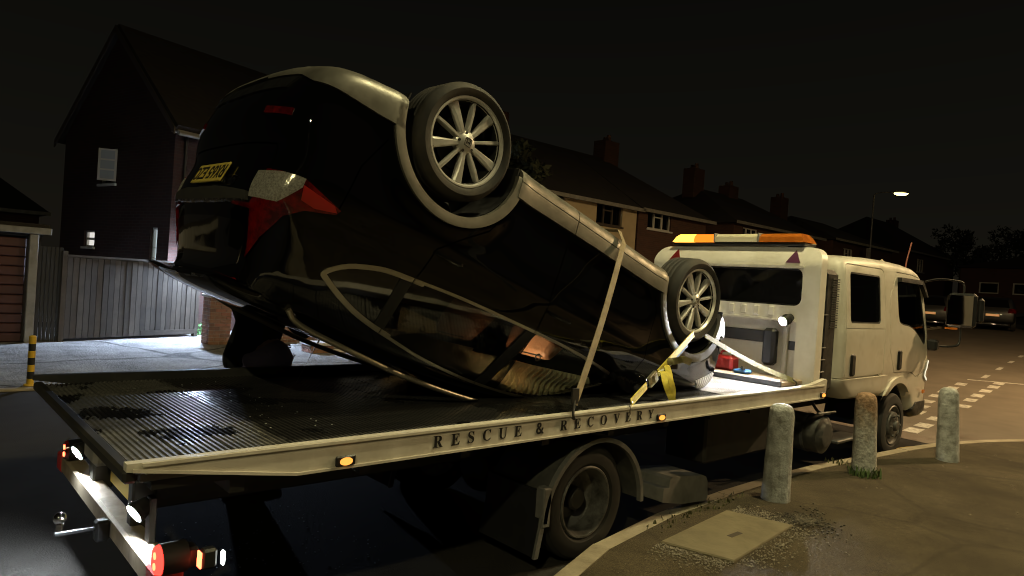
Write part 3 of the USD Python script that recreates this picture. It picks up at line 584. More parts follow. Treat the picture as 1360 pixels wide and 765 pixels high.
# tailgate things
obj('rear_window', shell(-.02, .004) ^ px(rg, -1.3, -.6), dark_glass, car, field=GB)
obj('tailgate_garnish', shell(-.02, .014) ^ px([(-.64, 1.14), (-.26, 1.125), (.26, 1.125), (.64, 1.14), (.64, 1.185), (.24, 1.195), (-.24, 1.195), (-.64, 1.185)], -1.3, -.7) - px([(-.22, 1.10), (.22, 1.10), (.22, 1.128), (-.22, 1.128)], -2, 0), clad_dark, car)
obj('garnish_strip', shell(.0, .019) ^ px([(-.62, 1.186), (-.24, 1.197), (.24, 1.197), (.62, 1.186), (.62, 1.194), (.24, 1.208), (-.24, 1.208), (-.62, 1.194)], -1.3, -.7), chrome, car)
lowb = px(Polygon([(-1, .2), (1, .2), (1, .50), (.80, .50), (.66, .455), (.30, .455), (.26, .43), (-.26, .43), (-.30, .455), (-.66, .455), (-.80, .50), (-1, .50)]), -1.3, -.40)
obj('lower_rear_bumper', (shell(-.01, .02) ^ lowb) - wells, clad, car, field=GB)
obj('bumper_insert', (shell(-.01, .010) ^ px([(-.64, .46), (.64, .46), (.60, .54), (-.60, .54)], -1.3, -.8)), black_plastic, car)
lf = px(Polygon([(-.86, .2), (.86, .2), (.86, .46), (.5, .44), (-.5, .44), (-.86, .46)]), 3.02, 4)
obj('lower_front_bumper', above_deck((shell(-.01, .02) ^ lf) - wells), clad, car, field=GB)
obj('grille', above_deck(shell(-.01, .010) ^ px([(-.46, .68), (.46, .68), (.44, .84), (-.44, .84)], 3.2, 4)), black_plastic, car)
obj('undertray', cbox(-.5, 3.2, -.62, .62, .235, .29, .02), black_plastic, car)
for k, (y0, y1, z) in enumerate(((-.1, .0, .22), (.25, .33, .235))):
    obj('exhaust_pipe', tube(spline([(2.2, y0, z), (1.0, y1, z - .01), (.4, y1 + .1, z + .02), (-.1, y1 + .2, z + .05)], 6), .03, 10), steel, car, smooth=60)
# number plate, seen upside down
pl = cbox(-.006, .006, -.26, .26, -.062, .062, .003)
plm = pl.rotate((0, -8, 0)).translate((-1.014, .09, 1.046))
plp = obj('number_plate', plm, plate_yellow, car)
tx, tw = fonttext('RX65 EZO', .078, bold=True)
tx.apply_translation([-tw / 2, -.039, 0])
A = np.eye(4); A[:3, :3] = np.array([[0, 0, -1], [-1, 0, 0], [0, 1, 0]]).astype(float)   # x of text -> -y, y of text -> z, out -> -x
tx.apply_transform(A); tx.apply_translation([-.006, 0, 0]); tx.apply_transform(trimesh.transformations.rotation_matrix(math.radians(-8), [0, 1, 0])); tx.apply_translation([-1.014, .09, 1.046])
for q_ in tx.split(only_watertight=False): obj('letter', q_, plate_ink, plp, smooth=False)
tx, tw = fonttext('CR-V', .034, bold=True, depth=.004); tx.apply_translation([-tw / 2, 0, 0]); tx.apply_transform(A); tx.apply_transform(trimesh.transformations.rotation_matrix(math.radians(-10), [0, 0, 1])); tx.apply_translation([-1.000, .42, 1.075])
bdg = obj('model_badge', cbox(-1.0, -.985, .36, .48, 1.06, 1.064, .001), chrome, car)
for q_ in tx.split(only_watertight=False): obj('letter', q_, chrome, bdg, smooth=False)
# cabin: curtain airbags, seats
obj('headlining', above_deck((body(-.055) - body(-.07)) ^ py(Polygon([(-.7, 1.56), (1.5, 1.56), (1.5, 1.8), (-.7, 1.8)]), -.64, .64)), pm('headlining', (.62, .58, .48), .9), car)
for sg in (1, -1):
    V = []; n = 200; rows = 7
    for i in range(n + 1):
        x = .18 + (1.86 - .18) * i / n
        top = np.interp(x, [.18, .5, 1.2, 1.5, 1.86], [1.58, 1.615, 1.60, 1.54, 1.40])
        low = np.interp(x, [.18, .30, .84, 1.0, 1.25, 1.45, 1.86], [1.54, 1.47, 1.43, 1.40, 1.37, 1.34, 1.28])
        for j in range(rows):
            z = top + (low - top) * j / (rows - 1)
            y = np.interp(z, [1.2, 1.35, 1.5, 1.62], [.78, .735, .675, .62]) - .035 + .016 * math.sin(i * 2 * math.pi / 6.0 + .5 * math.sin(j)) + .02 * math.sin(j * 1.2 + x * 5)
            V.append((x, sg * y, z))
    q = np.arange(len(V)).reshape(n + 1, rows)
    F = np.vstack([np.c_[q[:-1, :-1].ravel(), q[1:, :-1].ravel(), q[1:, 1:].ravel()], np.c_[q[:-1, :-1].ravel(), q[1:, 1:].ravel(), q[:-1, 1:].ravel()]])
    V = np.array(V); back = V - np.array([0, sg * .015, 0]); F2 = F[:, ::-1] + len(V)
    obj('curtain_airbag', trimesh.Trimesh(np.vstack([V, back]), np.vstack([F, F2]), process=False), airbag_m, car, smooth=60)
    yc_ = sg * .475; sp_ = [ball((x, yc_ + dy, z), r_, 1).to_mesh().vert_properties[:, :3] for x, z, r_, hw in ((1.60, .76, .08, .19), (1.54, .95, .085, .20), (1.45, 1.14, .075, .20), (1.415, 1.235, .055, .19)) for dy in (-hw, hw)]
    seat = obj('front_seat', hullp(np.vstack(sp_)), seat_tan, car, smooth=50)
    obj('seat_piping', tube([(1.38, yc_ - .19, 1.275), (1.38, yc_ + .19, 1.275)], .006, 6), black_plastic, seat)
    obj('belt_anchor', tube(spline([(1.25, sg * .735, 1.30), (1.27, sg * .735, 1.33), (1.30, sg * .735, 1.31), (1.28, sg * .735, 1.28), (1.25, sg * .735, 1.30)], 5), .005, 6), black_plastic, seat)
    obj('head_restraint', hullp(np.vstack([ball((1.40, sg * .46 + d, z), .050, 1).to_mesh().vert_properties[:, :3] for d in (-.09, .09) for z in (1.40, 1.49)])), seat_tan, seat)
    obj('seat_cushion', cbox(1.35, 1.90, sg * .38 - .24, sg * .38 + .24, .62, .80, .05), seat_tan, seat)
obj('rear_seat', cbox(.05, .30, -.62, .62, .62, 1.20, .06), interior, car)
obj('parcel_shelf', cbox(-.68, .04, -.62, .62, 1.06, 1.09, .01), interior, car)
obj('dashboard', cbox(1.95, 2.25, -.70, .70, .85, 1.10, .06), interior, car)
sw = mf(revolve_y([(.165 + .016 * math.cos(a), .016 * math.sin(a)) for a in np.linspace(0, 2 * math.pi, 8, endpoint=False)], 28))
obj('steering_wheel', sw.rotate((90, 0, 0)).rotate((0, 70, 0)).translate((1.80, -.38, 1.05)), interior, car)

cabin_fill_m = emit('cabin_fill_lit', (1.0, .80, .52), 170.0)  # lamp added inside the roof to brighten the seat and airbag
for sg in (1,): obj('added_cabin_lamp', above_deck(cbox(.96, 1.06, sg * .50 - .035, sg * .50 + .035, 1.555, 1.575, .004)), cabin_fill_m, car)
# wheels
def car_wheel(parent, ax, sg):
    R, rr = .352, .272
    w = sub('wheel', parent)
    prof = [(rr - .004, .0), (rr + .012, .012), (rr + .040, .016), (R - .030, .006), (R - .010, -.012), (R - .001, -.034)]
    for k in range(4):
        y = -.045 - k * .043
        prof += [(R, y), (R, y - .022), (R - .009, y - .024), (R - .009, y - .031)]
    prof += [(R, -.216), (R - .014, -.228), (rr + .03, -.235), (rr - .004, -.22)]
    T = lambda m: mf(m) if not isinstance(m, Manifold) else m
    def put(m):
        m = tm(m).copy()
        if sg < 0: m.vertices[:, 1] *= -1; m.invert()
        m.apply_translation([ax, sg * .905, RZ]); return m
    obj('tyre', put(revolve_y(prof, 56)), rubber, w, smooth=30)
    rim = [(rr, -.004), (rr - .006, .004), (rr - .016, .003), (rr - .024, -.012), (rr - .034, -.06), (rr - .045, -.21), (rr, -.215)]
    obj('rim', put(revolve_y(rim[:4] + [(rr - .03, -.03), (rr, -.03)], 56)), alloy, w, smooth=30)
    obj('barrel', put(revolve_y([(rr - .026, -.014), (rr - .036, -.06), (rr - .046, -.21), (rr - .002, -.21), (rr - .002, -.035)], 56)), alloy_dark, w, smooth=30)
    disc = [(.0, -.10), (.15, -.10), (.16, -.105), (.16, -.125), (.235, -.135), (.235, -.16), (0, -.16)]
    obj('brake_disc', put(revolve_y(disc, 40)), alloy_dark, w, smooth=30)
    for k in range(10):
        a = math.radians(36 * k + 8); wide = k % 2 == 0
        wo, wi = (.036, .014) if wide else (.014, .010)
        pts = []
        for r, hw, y0, y1 in ((.262, wo, -.020, -.055), (.17, (wo + wi) / 2 * (.9 if wide else 1), -.010, -.05), (.05, wi, -.016, -.06)):
            for s_ in (-1, 1):
                pts += [(r, s_ * hw * .62, y0), (r, s_ * hw, y0 - .010), (r, s_ * hw * .8, y1)]
        P = np.array(pts); M_ = hullp(np.c_[P[:, 0], P[:, 2], P[:, 1]])
        obj('spoke', put(M_.rotate((0, -math.degrees(a), 0))), alloy, w, smooth=20)
    hub = [(0, -.003), (.030, -.004), (.036, -.008), (.058, -.016), (.072, -.03), (.075, -.06), (0, -.06)]
    obj('hub', put(revolve_y(hub, 30)), alloy, w, smooth=30)
    for k in range(5):
        a = math.radians(72 * k + 26); c = np.array([.055 * math.cos(a), 0, .055 * math.sin(a)])
        obj('wheel_nut', put(cyl(c + [0, -.02, 0], c + [0, -.012, 0], .009, n=6)), alloy_dark, w)
    hs = [box(-.014, -.009, -.004, .0005, -.015, .015), box(.009, .014, -.004, .0005, -.015, .015), box(-.011, .011, -.004, .0, -.003, .003)]
    fr = px([(0, 0), (1, 0), (1, 1)], 0, .001)
    sq = shapely.box(-.021, -.021, .021, .021).buffer(.004); ring = py(sq.difference(sq.buffer(-.0035)), -.004, .0005)
    obj('hub_emblem', put(hs[0] + hs[1] + hs[2] + ring), chrome, w)
for ax in (AXR, AXF):
    for sg in (1, -1): car_wheel(car, ax, sg)
for ax in (AXR, AXF):
    for sg in (1, -1):
        lin = [(.452, -.40), (.452, -.02), (.444, -.02), (.444, -.39), (.1, -.39), (.1, -.40)]
        m = revolve_y([(r, y) for r, y in lin], 40); m = tm(m)
        if sg < 0: m.vertices[:, 1] *= -1; m.invert()
        m.apply_translation([ax, sg * .90, RZ])
        obj('wheel_well', mf(m) ^ box(ax - .5, ax + .5, -1, 1, RZ - .06, 1.2), black_plastic, car)

# ------------------------------------------------------------------ the recovery truck
tr = thing('recovery_truck', 'cream crew-cab recovery truck with flat bed and amber light bar', 'recovery truck', (4.5, 1.14, 0))
W = 2.27
CH = px([(0, 0), (1, 0), (1, 1)], 0, .1)
# bed: planks with ribs
def plank(x0, x1):
    n = max(2, int(round((x1 - x0) / .0265))); p = (x1 - x0 - .006) / n; pts = []
    for k in range(n):
        a = x0 + .003 + k * p
        pts += [(a, .924), (a + p * .18, .931), (a + p * .58, .931), (a + p * .76, .924)]
    pts += [(x1 - .003, .924), (x1 - .003, .900), (x0 + .003, .900)]
    return py(Polygon(pts).buffer(0), .045, W - .045)
bed = obj('bed_frame', [box(.10, 5.86, .05, W - .05, .862, .896)] + [box(x, x + .06, .06, W - .06, .80, .861) for x in np.arange(.4, 5.8, .6)], dark_metal, tr)
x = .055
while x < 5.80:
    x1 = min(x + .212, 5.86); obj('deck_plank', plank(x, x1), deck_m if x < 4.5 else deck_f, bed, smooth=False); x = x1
# side rails: hollow section that thins to the tail
def rail(y0, y1, nm, lab=None):
    up, lo = .985, .852
    pr = Polygon([(.0, .955), (.66, lo), (5.82, lo), (5.87, lo + .02), (5.89, 1.02), (5.86, 1.035), (5.60, .996), (5.3, up), (.0, up)])
    core = py(pr, y0, y1)
    s_ = -1 if y0 < 1 else 1; yo = y0 if s_ < 0 else y1
    fl = lambda z0, z1, t: py(Polygon([(.05, z0), (5.84, z0), (5.84, z1), (.05, z1)]), min(yo, yo + s_ * t), max(yo, yo + s_ * t))
    return core, fl, lab
core, fl, _ = rail(0.002, .047, 'side_rail')
rl = obj('side_rail', core, rail_m, tr)
obj('rail_edge', fl(.970, .983, .009), rail_m, rl)
obj('rail_edge', py(Polygon([(.66, .854), (5.83, .854), (5.83, .866), (.66, .866)]), -.006, .0015), rail_m, rl)
obj('rail_edge', py(Polygon([(.02, .953), (.66, .853), (.66, .866), (.02, .966)]), -.006, .0015), rail_m, rl)
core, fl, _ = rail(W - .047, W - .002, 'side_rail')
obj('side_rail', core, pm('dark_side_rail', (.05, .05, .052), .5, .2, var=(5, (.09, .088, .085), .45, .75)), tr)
obj('rear_edge', cbox(.0, .053, .048, W - .048, .895, .948, .012), dark_metal, tr)
# lettering
parts = []
def lay(text, x0, x1, hgt, base):
    font = 'NotoSansMath-Regular.woff2'; g = []; tot = 0
    for c in text:
        m, w = fonttext(bold_serif(c), hgt, font, bold=(c == '&')); g.append((m, w)); tot += w
    sp = (x1 - x0 - tot) / max(1, len(text) - 1); x = x0
    for m, w in g:
        m = m.copy(); b0_ = m.bounds[0][0]; m.apply_translation([-b0_, 0, 0])
        m.apply_transform(np.array([[1, 0, 0, 0], [0, 0, -1, 0], [0, 1, 0, 0], [0, 0, 0, 1.0]])); m.apply_translation([x, .001, base]); parts.append(m); x += w + sp
lay('RESCUE', 1.370, 1.975, .062, .892); lay('&', 2.086, 2.160, .060, .892); lay('RECOVERY', 2.283, 3.190, .062, .892)
for p_ in parts: obj('letter', p_, letter_m, rl, smooth=False)
# side markers
for x in (.885, 3.271, 5.796):
    mk = obj('marker_housing', cbox(x - .05, x + .05, -.014, .001, .868, .915, .006), black_plastic, rl)
    obj('marker_lens', ball((x, -.014, .890), .020, 2, (1.6, .7, .9)), marker_m, rl)
# chassis
for y in (.72, 1.45): obj('chassis_rail', cbox(.3, 8.6, y, y + .09, .56, .76, .01), dark_metal, tr)
for x in (.5, 1.5, 3.6, 5.2, 6.3): obj('cross_member', box(x, x + .08, .812, 1.448, .60, .72), dark_metal, tr)
for y in (.60, 1.60): obj('bed_runner', cbox(.25, 5.9, y, y + .08, .765, .80, .008), dark_metal, tr)
obj('lift_ram', cyl((1.2, 1.12, .66), (3.4, 1.12, .72), .06), steel, tr)
obj('axle', cyl((2.69, .5, .37), (2.69, 1.8, .37), .09), dark_metal, tr)
obj('axle_casing', ball((2.69, 1.12, .37), .2, 2, (1, .8, 1)), dark_metal, tr)
def truck_wheel(ax, yo, sg, front):
    w = sub('wheel', tr); R, rr = .37, .232
    def put(m):
        m = tm(m).copy()
        if sg < 0: m.vertices[:, 1] *= -1; m.invert()
        m.apply_translation([ax, yo, .37]); return m
    prof = [(rr, -.004), (rr + .02, .010), (rr + .07, .014), (R - .02, .0), (R - .002, -.02)]
    for k in range(4):
        y = -.026 - k * .045; prof += [(R, y), (R, y - .027), (R - .012, y - .029), (R - .012, y - .038)]
    prof += [(R, -.20), (R - .02, -.215), (rr + .05, -.225), (rr, -.212)]
    obj('tyre', put(revolve_y(prof, 56)), truck_tyre, w, smooth=30)
    if front:
        rim = [(rr, -.0), (rr - .008, .008), (rr - .016, .006), (rr - .028, -.02), (.165, -.035), (.155, .012), (.10, .026), (.075, .03), (.07, .0), (0, .0), (0, -.06), (rr - .03, -.18), (rr, -.2)]
    else:
        rim = [(rr, -.0), (rr - .008, .008), (rr - .018, .006), (rr - .026, -.02), (rr - .04, -.12), (.165, -.145), (.15, -.165), (.095, -.165), (.0, -.165), (0, -.20), (rr, -.2)]
    obj('rim', put(revolve_y(rim, 56)), steel, w, smooth=30)
    y0 = .012 if front else -.165
    hub = [(0, y0 + .05), (.05, y0 + .048), (.062, y0 + .03), (.066, y0 - .06), (0, y0 - .06)] if front else [(0, y0 + .10), (.06, y0 + .098), (.075, y0 + .08), (.078, y0 - .02), (0, y0 - .02)]
    obj('hub', put(revolve_y(hub, 24)), grey_plastic if front else dark_metal, w)
    for k in range(6):
        a = math.radians(60 * k); rrr = .125 if not front else .128; c = np.array([rrr * math.cos(a), y0 + (0 if not front else .012), rrr * math.sin(a)])
        obj('wheel_nut', put(cyl(c, c + [0, .022, 0], .014, n=6)), steel, w)
truck_wheel(2.69, .115, -1, False); truck_wheel(2.69, .37, -1, False); truck_wheel(2.69, W - .115, 1, False); truck_wheel(2.69, W - .37, 1, False)
truck_wheel(8.10, .15, -1, True); truck_wheel(8.10, W - .12, 1, True)
# rear mudguards and flaps
def arc_guard(cx, cz, r, a0, a1, y0, y1, th=.012, n=22):
    A_ = np.radians(np.linspace(a0, a1, n)); o = [(cx + r * math.cos(a), cz + r * math.sin(a)) for a in A_]; i = [(cx + (r - th) * math.cos(a), cz + (r - th) * math.sin(a)) for a in A_[::-1]]
    return py(Polygon(o + i), y0, y1)
for y0, y1 in ((.075, .60), (W - .60, W - .075)):
    g = obj('mudguard', arc_guard(2.755, .30, .475, 2, 176, y0, y1), grey_plastic, tr)
    lip = y0 if y0 < 1 else y1 - .03
    obj('guard_lip', arc_guard(2.755, .30, .485, 0, 178, lip - .004, lip + .03, .03), guard_grey, g)
    obj('mud_flap', py(Polygon([(2.275, .50), (2.30, .50), (2.285, .30), (2.245, .12), (2.222, .12), (2.258, .30)]), y0 + .01, y1), black_plastic, tr)
    obj('flap_bracket', cbox(2.262, 2.33, y0 - .004, y0 + .07, .29, .53, .008), guard_grey, tr); obj('lit_flap_edge', py(Polygon([(2.270, .50), (2.303, .50), (2.289, .30), (2.250, .115), (2.216, .115), (2.253, .30)]), y0 + .003, y0 + .022), guard_grey, tr)  # paler strip paints in the light along the flap edge
# under-bed boxes, tank, step
bb = py(Polygon([(3.545, .222), (3.555, .322), (3.62, .318), (3.625, .375), (3.66, .392), (4.06, .352), (4.11, .332), (4.135, .29), (4.148, .165), (4.12, .142), (3.8, .170)]).buffer(-.008).buffer(.008), .125, .46)
obj('battery_box', bb, box_grey, tr)
obj('tool_locker', cbox(4.35, 5.5, .30, .70, .35, .79, .02), dark_metal, tr)
ft = cyl((6.36, .20, .42), (6.36, .62, .42), .19, n=32)
obj('air_tank', ft + cyl((6.36, .16, .42), (6.36, .2, .42), .12, .19, n=32), grey_plastic, tr)
obj('tank_strap', cyl((6.36, .33, .42), (6.36, .36, .42), .197, n=32), steel, tr)
obj('cab_step', cbox(6.62, 7.25, .16, .45, .30, .335, .01), grey_plastic, tr)
obj('hose', tube(spline([(6.2, .3, .8), (6.25, .22, .66), (6.45, .2, .63), (6.6, .3, .6)], 8), .016), black_plastic, tr, smooth=60)
obj('pipe', cyl((6.12, .17, .655), (6.50, .16, .648), .012), steel, tr)
# under-run bar and rear lamps
ub = obj('under_run_bar', cbox(.155, .258, .13, 2.24, .40, .502, .012), pm('worn_bar', (.40, .33, .24), .5, .35, var=(5, (.16, .12, .09), .4, .7)), tr)
for y in (.70, 1.50): obj('bar_bracket', cbox(.20, .30, y, y + .08, .45, .82, .01), dark_metal, tr)
obj('reflective_end', cbox(.150, .262, .118, .245, .397, .506, .010), pm('red_reflective', (.45, .03, .03), .35), ub)
obj('reflective_end', cbox(.150, .262, 2.125, 2.252, .397, .506, .010), pm('red_reflective_b', (.45, .03, .03), .35), ub)
for yc, s_ in ((.10, -1), (2.0, 1)):
    c0 = np.array([.205, yc, .565]); cl = obj('tail_lamp', cyl(c0 + [-.045, 0, 0], c0 + [.05, 0, 0], .062, n=28), black_plastic, tr)
    obj('lamp_lens', hullp(np.vstack([cyl(c0 + [-.062, 0, 0], c0 + [-.046, 0, 0], .052, .058, n=28).to_mesh().vert_properties[:, :3]])), red_lit if yc < 1 else red_lens, cl)
    for dz in (.02, -.022): obj('lamp_bulb', cyl(c0 + [-.066, 0, dz], c0 + [-.06, 0, dz], .014, n=14), red_hot, cl)
    obj('lamp_box', cbox(.255, .30, yc - .03, yc + .05, .515, .60, .010), black_plastic, tr)
obj('side_lamp', cbox(.285, .345, -.008, .04, .53, .61, .01), black_plastic, tr); obj('side_lamp_lens', cbox(.278, .286, -.004, .034, .538, .602, .002), red_hot, tr)
obj('corner_lamp', cbox(.36, .375, -.012, .012, .535, .595, .006), led_soft, tr)
def led(c, d, r=.042, L=led_m, sh=.012):
    c, d = np.array(c, float), np.array(d, float); d /= np.linalg.norm(d)
    h = obj('work_lamp', cyl(c - d * .06, c, r * .8, r * 1.18, n=24), black_plastic, tr)
    ring = cyl(c - d * .01, c + d * sh, r * 1.18, n=24) - cyl(c - d * .02, c + d * (sh + .01), r * 1.04, n=24)
    obj('lamp_shroud', ring, black_plastic, h)
    obj('lamp_face', cyl(c + d * .001, c + d * .006, r, n=24), L, h)
led((.150, 1.63, .64), (-1, -.28, -.55)); led((.165, .483, .64), (-1, -.28, -.55))
obj('lamp_bracket', cbox(.21, .24, 1.60, 1.66, .50, .70, .004), dark_metal, tr); obj('lamp_bracket', cbox(.21, .24, .45, .51, .50, .70, .004), dark_metal, tr)
obj('number_plate', cbox(.262, .272, .86, 1.40, .52, .64, .003), plate_yellow, tr)
obj('plate_lamp', cbox(.12, .26, 1.12, 1.36, .68, .78, .02), fascia_m, tr)
obj('tow_drop_plate', cbox(.09, .15, .84, .90, .40, .50, .01) + cbox(-.07, .10, .860, .880, .455, .470, .004), black_plastic, tr)
obj('tow_ball', cyl((-.05, .87, .48), (-.05, .87, .51), .015) + ball((-.05, .87, .535), .027, 3), chrome, tr, smooth=60)
obj('rear_flap', cbox(.30, .33, 1.75, 2.17, .60, .84, .01), black_plastic, tr)

# headboard
hy0, hy1 = .15, 2.10
outer = shapely.box(hy0, .90, hy1, 2.28).intersection(rrect(hy0, hy1, .5, 2.28, .16))
def lean(m): return m.warp_batch(lambda v: np.c_[v[:, 0] + np.clip((v[:, 2] - 2.11) / .17, 0, 1.3) ** 1.2 * .09, v[:, 1:]])
winb = rrect(.325, 1.925, 1.695, 2.065, .075)
lower = shapely.box(.355, .90, 1.90, 1.535)
hb = px(outer.difference(winb).difference(lower), 5.93, 6.06)
panel = px(outer.buffer(-.03).difference(winb.buffer(.01)), 6.045, 6.075)
hb = lean(hb.refine_to_length(.06))
hd = obj('headboard', hb, headboard_m, tr, smooth=30)
obj('back_panel', px(shapely.box(.30, .93, 1.95, 1.69), 6.062, 6.085), pm('panel_white', (.74, .72, .68), .45, var=(4, (.58, .55, .50), .4, .7)), hd)
obj('window_lip', px(rrect(.315, 1.935, 2.068, 2.092, .01), 5.915, 5.94), headboard_m, hd)
obj('rear_window_pane', px(rrect(.31, 1.94, 1.68, 2.08, .08), 6.088, 6.094), dark_glass, hd)
obj('window_seal', px(winb.difference(winb.buffer(-.014)), 5.99, 6.05), black_plastic, hd)
for yc in (.62, .78, .92, 1.06, 1.22, 1.38, 1.54):
    rb = px(rrect(yc - .028, yc + .028, 1.585, 1.685, .02), 5.985, 6.062)
    obj('pressed_rib', cbox(5.912, 5.929, yc - .030, yc + .030, 1.585, 1.680, .008), headboard_m, hd)
obj('cross_rail', cbox(5.918, 5.929, .36, 1.90, 1.537, 1.560, .003), headboard_m, hd)
obj('dark_band', cbox(6.03, 6.060, .60, 1.90, 1.30, 1.42, .006), dark_metal, hd)
obj('upright_box', cbox(5.90, 6.02, .56, .69, 1.08, 1.455, .03), black_plastic, hd)
obj('upright_rail', cbox(6.02, 6.06, .48, .53, .93, 1.50, .008), cream, hd)
obj('switch_box', cbox(6.0, 6.06, .23, .33, 1.14, 1.24, .012), black_plastic, hd)
obj('socket_plate', cbox(6.05, 6.064, .36, .52, 1.25, 1.34, .004), black_plastic, hd)
for yc in (.435, 1.815):
    obj('warning_triangle', lean(px([(yc - .075, 2.120), (yc + .075, 2.120), (yc, 2.25)], 5.922, 5.929).refine_to_length(.03)), pm('dark_red_triangle' if yc > 1 else 'purple_triangle', (.16, .015, .015) if yc > 1 else (.10, .03, .07), .35), hd)
led((5.86, .42, 1.56), (-1, .30, -.45), .045, emit('led_strong', (.93, .95, 1.0), LED_L * 3.2), .06)
obj('deck_ledge', cbox(5.52, 6.0, .26, 1.95, .936, .985, .01), wood, tr); obj('ledge_edge', cbox(5.50, 5.519, .26, 1.95, .934, .982, .004), black_plastic, tr)
# air intake between headboard and cab
sn = obj('air_intake', cbox(6.10, 6.42, .17, .44, .85, 2.08, .05), black_plastic, tr)
for k, z in enumerate(np.arange(1.50, 2.0, .024)): obj('intake_slat', box(6.24, 6.40, .160, .172, z, z + .011), grey_plastic, sn)
for k, z in enumerate((1.62, 1.30, 1.18, 1.06)): obj('intake_clip', cbox(6.08, 6.18, .158, .172, z, z + .012, .003), steel, sn)
# light bar
lb = obj('light_bar', cbox(5.98, 6.24, .355, 1.89, 2.292, 2.325, .01), black_plastic, tr, label='long amber beacon bar with cream centre')
def seg(y0, y1, m, t0=0, t1=0, nm='lens'):
    pts = []
    for y, t in ((y0, t0), (y1, t1)):
        for x, z in ((5.975, 2.328), (6.245, 2.328), (6.235, 2.385), (6.19, 2.418), (6.03, 2.418), (5.985, 2.385)):
            yy = y + (z - 2.328) * t; pts.append((x, yy, z))
    return obj(nm, hullp(pts), m, lb, smooth=20)
seg(.35, .835, amber_off, .7, 0, 'amber_lens'); seg(.855, 1.345, white_lens, 0, 0, 'centre_lens'); seg(1.365, 1.615, amber_lit, 0, 0, 'lit_amber_lens'); seg(1.618, 1.895, amber_hot, 0, -.7, 'lit_amber_lens')
for y in (.845, 1.355): obj('lens_joint', cbox(5.97, 6.25, y - .009, y + .009, 2.326, 2.423, .004), fascia_m, lb)
for y in (.5, 1.7): obj('bar_foot', cbox(6.03, 6.2, y - .05, y + .05, 2.262, 2.293, .006), black_plastic, lb)
# cab
cside = Polygon(chaikin([(6.47, .76), (6.47, 1.4), (6.47, 2.02), (6.48, 2.19), (6.60, 2.265), (7.6, 2.30), (8.56, 2.28), (8.88, 2.21), (9.02, 2.02), (9.20, 1.30), (9.25, 1.05), (9.25, .55), (9.20, .42), (8.72, .42), (8.6, .72), (7.6, .72)], 1))
sdc = SD2(cside); HC = .022
def cab_field(X, Y, Z):
    yc = Y - 1.14; a = np.abs(yc) / 1.0
    xe = X + .10 * a ** 4 * np.clip((X - 8.3) / .6, 0, 1) - .02 * a ** 4 * np.clip((6.8 - X) / .4, 0, 1)
    w = np.interp(Z, [.3, .75, .80, .98, 1.0, 1.45, 2.05, 2.2, 2.3], [.995, 1.0, 1.005, 1.01, 1.02, 1.02, .97, .945, .92])
    ze = Z + .03 * a ** 3 * np.clip((Z - 2.0) / .2, 0, 1)
    return smax(sdc(xe, ze), np.abs(yc) - w, .10)
axc = [np.arange(6.2, 9.4, HC), np.arange(-.1, 2.4, HC), np.arange(.3, 2.45, HC)]
CF = cab_field(*np.meshgrid(*axc, indexing='ij')); CO = (axc[0][0], axc[1][0], axc[2][0]); GC = grad_of(CF, CO, HC); _mc = {}
def cbody(off):
    if off not in _mc: _mc[off] = solid(CF, off, CO, HC)
    return _mc[off]
def cshell(a, b): return cbody(b) - cbody(a)
def both(p): return py(p, -.3, .7) + py(p, 1.6, 2.6)
w1 = rrect(6.655, 7.475, 1.555, 2.085, .05)
w2 = Polygon(chaikin([(8.01, 1.60), (7.985, 2.04), (8.02, 2.085), (8.66, 2.07), (8.76, 2.02), (8.88, 1.60), (8.95, 1.33), (8.88, 1.30), (8.70, 1.41), (8.42, 1.53), (8.1, 1.55)], 2))
arch = shapely.Point(8.12, .37).buffer(.50, quad_segs=20).union(shapely.box(7.62, .0, 8.62, .37))
ws = px(rrect(.27, 2.01, 1.25, 2.08, .08), 8.7, 9.4)
rw = px(rrect(.40, 1.88, 1.70, 2.06, .06), 6.2, 6.6)
cb = cbody(0.0) - (cbody(-.05) ^ box(6.3, 9.3, 0, 2.3, .95, 2.5)) - both(w1) - both(w2) - both(arch) - ws - rw
def cgap(line, w=.010): return both(LineString(line).buffer(w / 2)) ^ cshell(-.02, .03)
d1 = rrect(6.555, 7.60, .995, 2.165, .07).boundary; d2 = Polygon(chaikin([(7.76, .995), (7.76, 2.16), (8.72, 2.15), (8.86, 2.05), (9.02, 1.40), (9.0, 1.0), (8.75, .90), (8.5, .995)], 1)).boundary
cb = cb - cgap(d1) - cgap(d2) - cgap([(6.40, .985), (7.5, .985)], .012) - cgap([(6.55, 1.50), (7.6, 1.50)], .006)
cab = obj('cab_body', cb, cream, tr, field=GC)
pieces('cab_lower_sill', cshell(-.01, .018) ^ both(Polygon([(6.42, .79), (7.57, .79), (7.66, .90), (7.74, .975), (6.42, .975)])), cream, tr, field=GC)
pieces('wheel_arch_trim', cshell(-.01, .024) ^ both(shapely.Point(8.12, .37).buffer(.575, quad_segs=20).difference(arch).intersection(shapely.box(7.66, .74, 8.9, 1.2))), cream, tr, field=GC)
obj('arch_liner', arc_guard(8.12, .37, .50, 0, 180, .22, .75, .02) , black_plastic, tr)
obj('lower_bumper', cshell(-.02, .02) ^ py(Polygon([(8.66, .40), (8.66, .52), (8.78, .60), (9.3, .60), (9.3, .3)]), -.2, 2.5), black_plastic, tr)
for k, w_ in enumerate((w1, w2)):
    fr_ = pieces('cab_window', (cshell(-.02, -.003) ^ both(w_.buffer(.004).difference(w_.buffer(-.016)))), black_plastic, tr)
    pieces('window_pane', cshell(-.016, -.011) ^ both(w_), cab_glass, fr_, field=GC)
obj('windscreen', cshell(-.016, -.011) ^ ws, cab_glass, tr, field=GC)
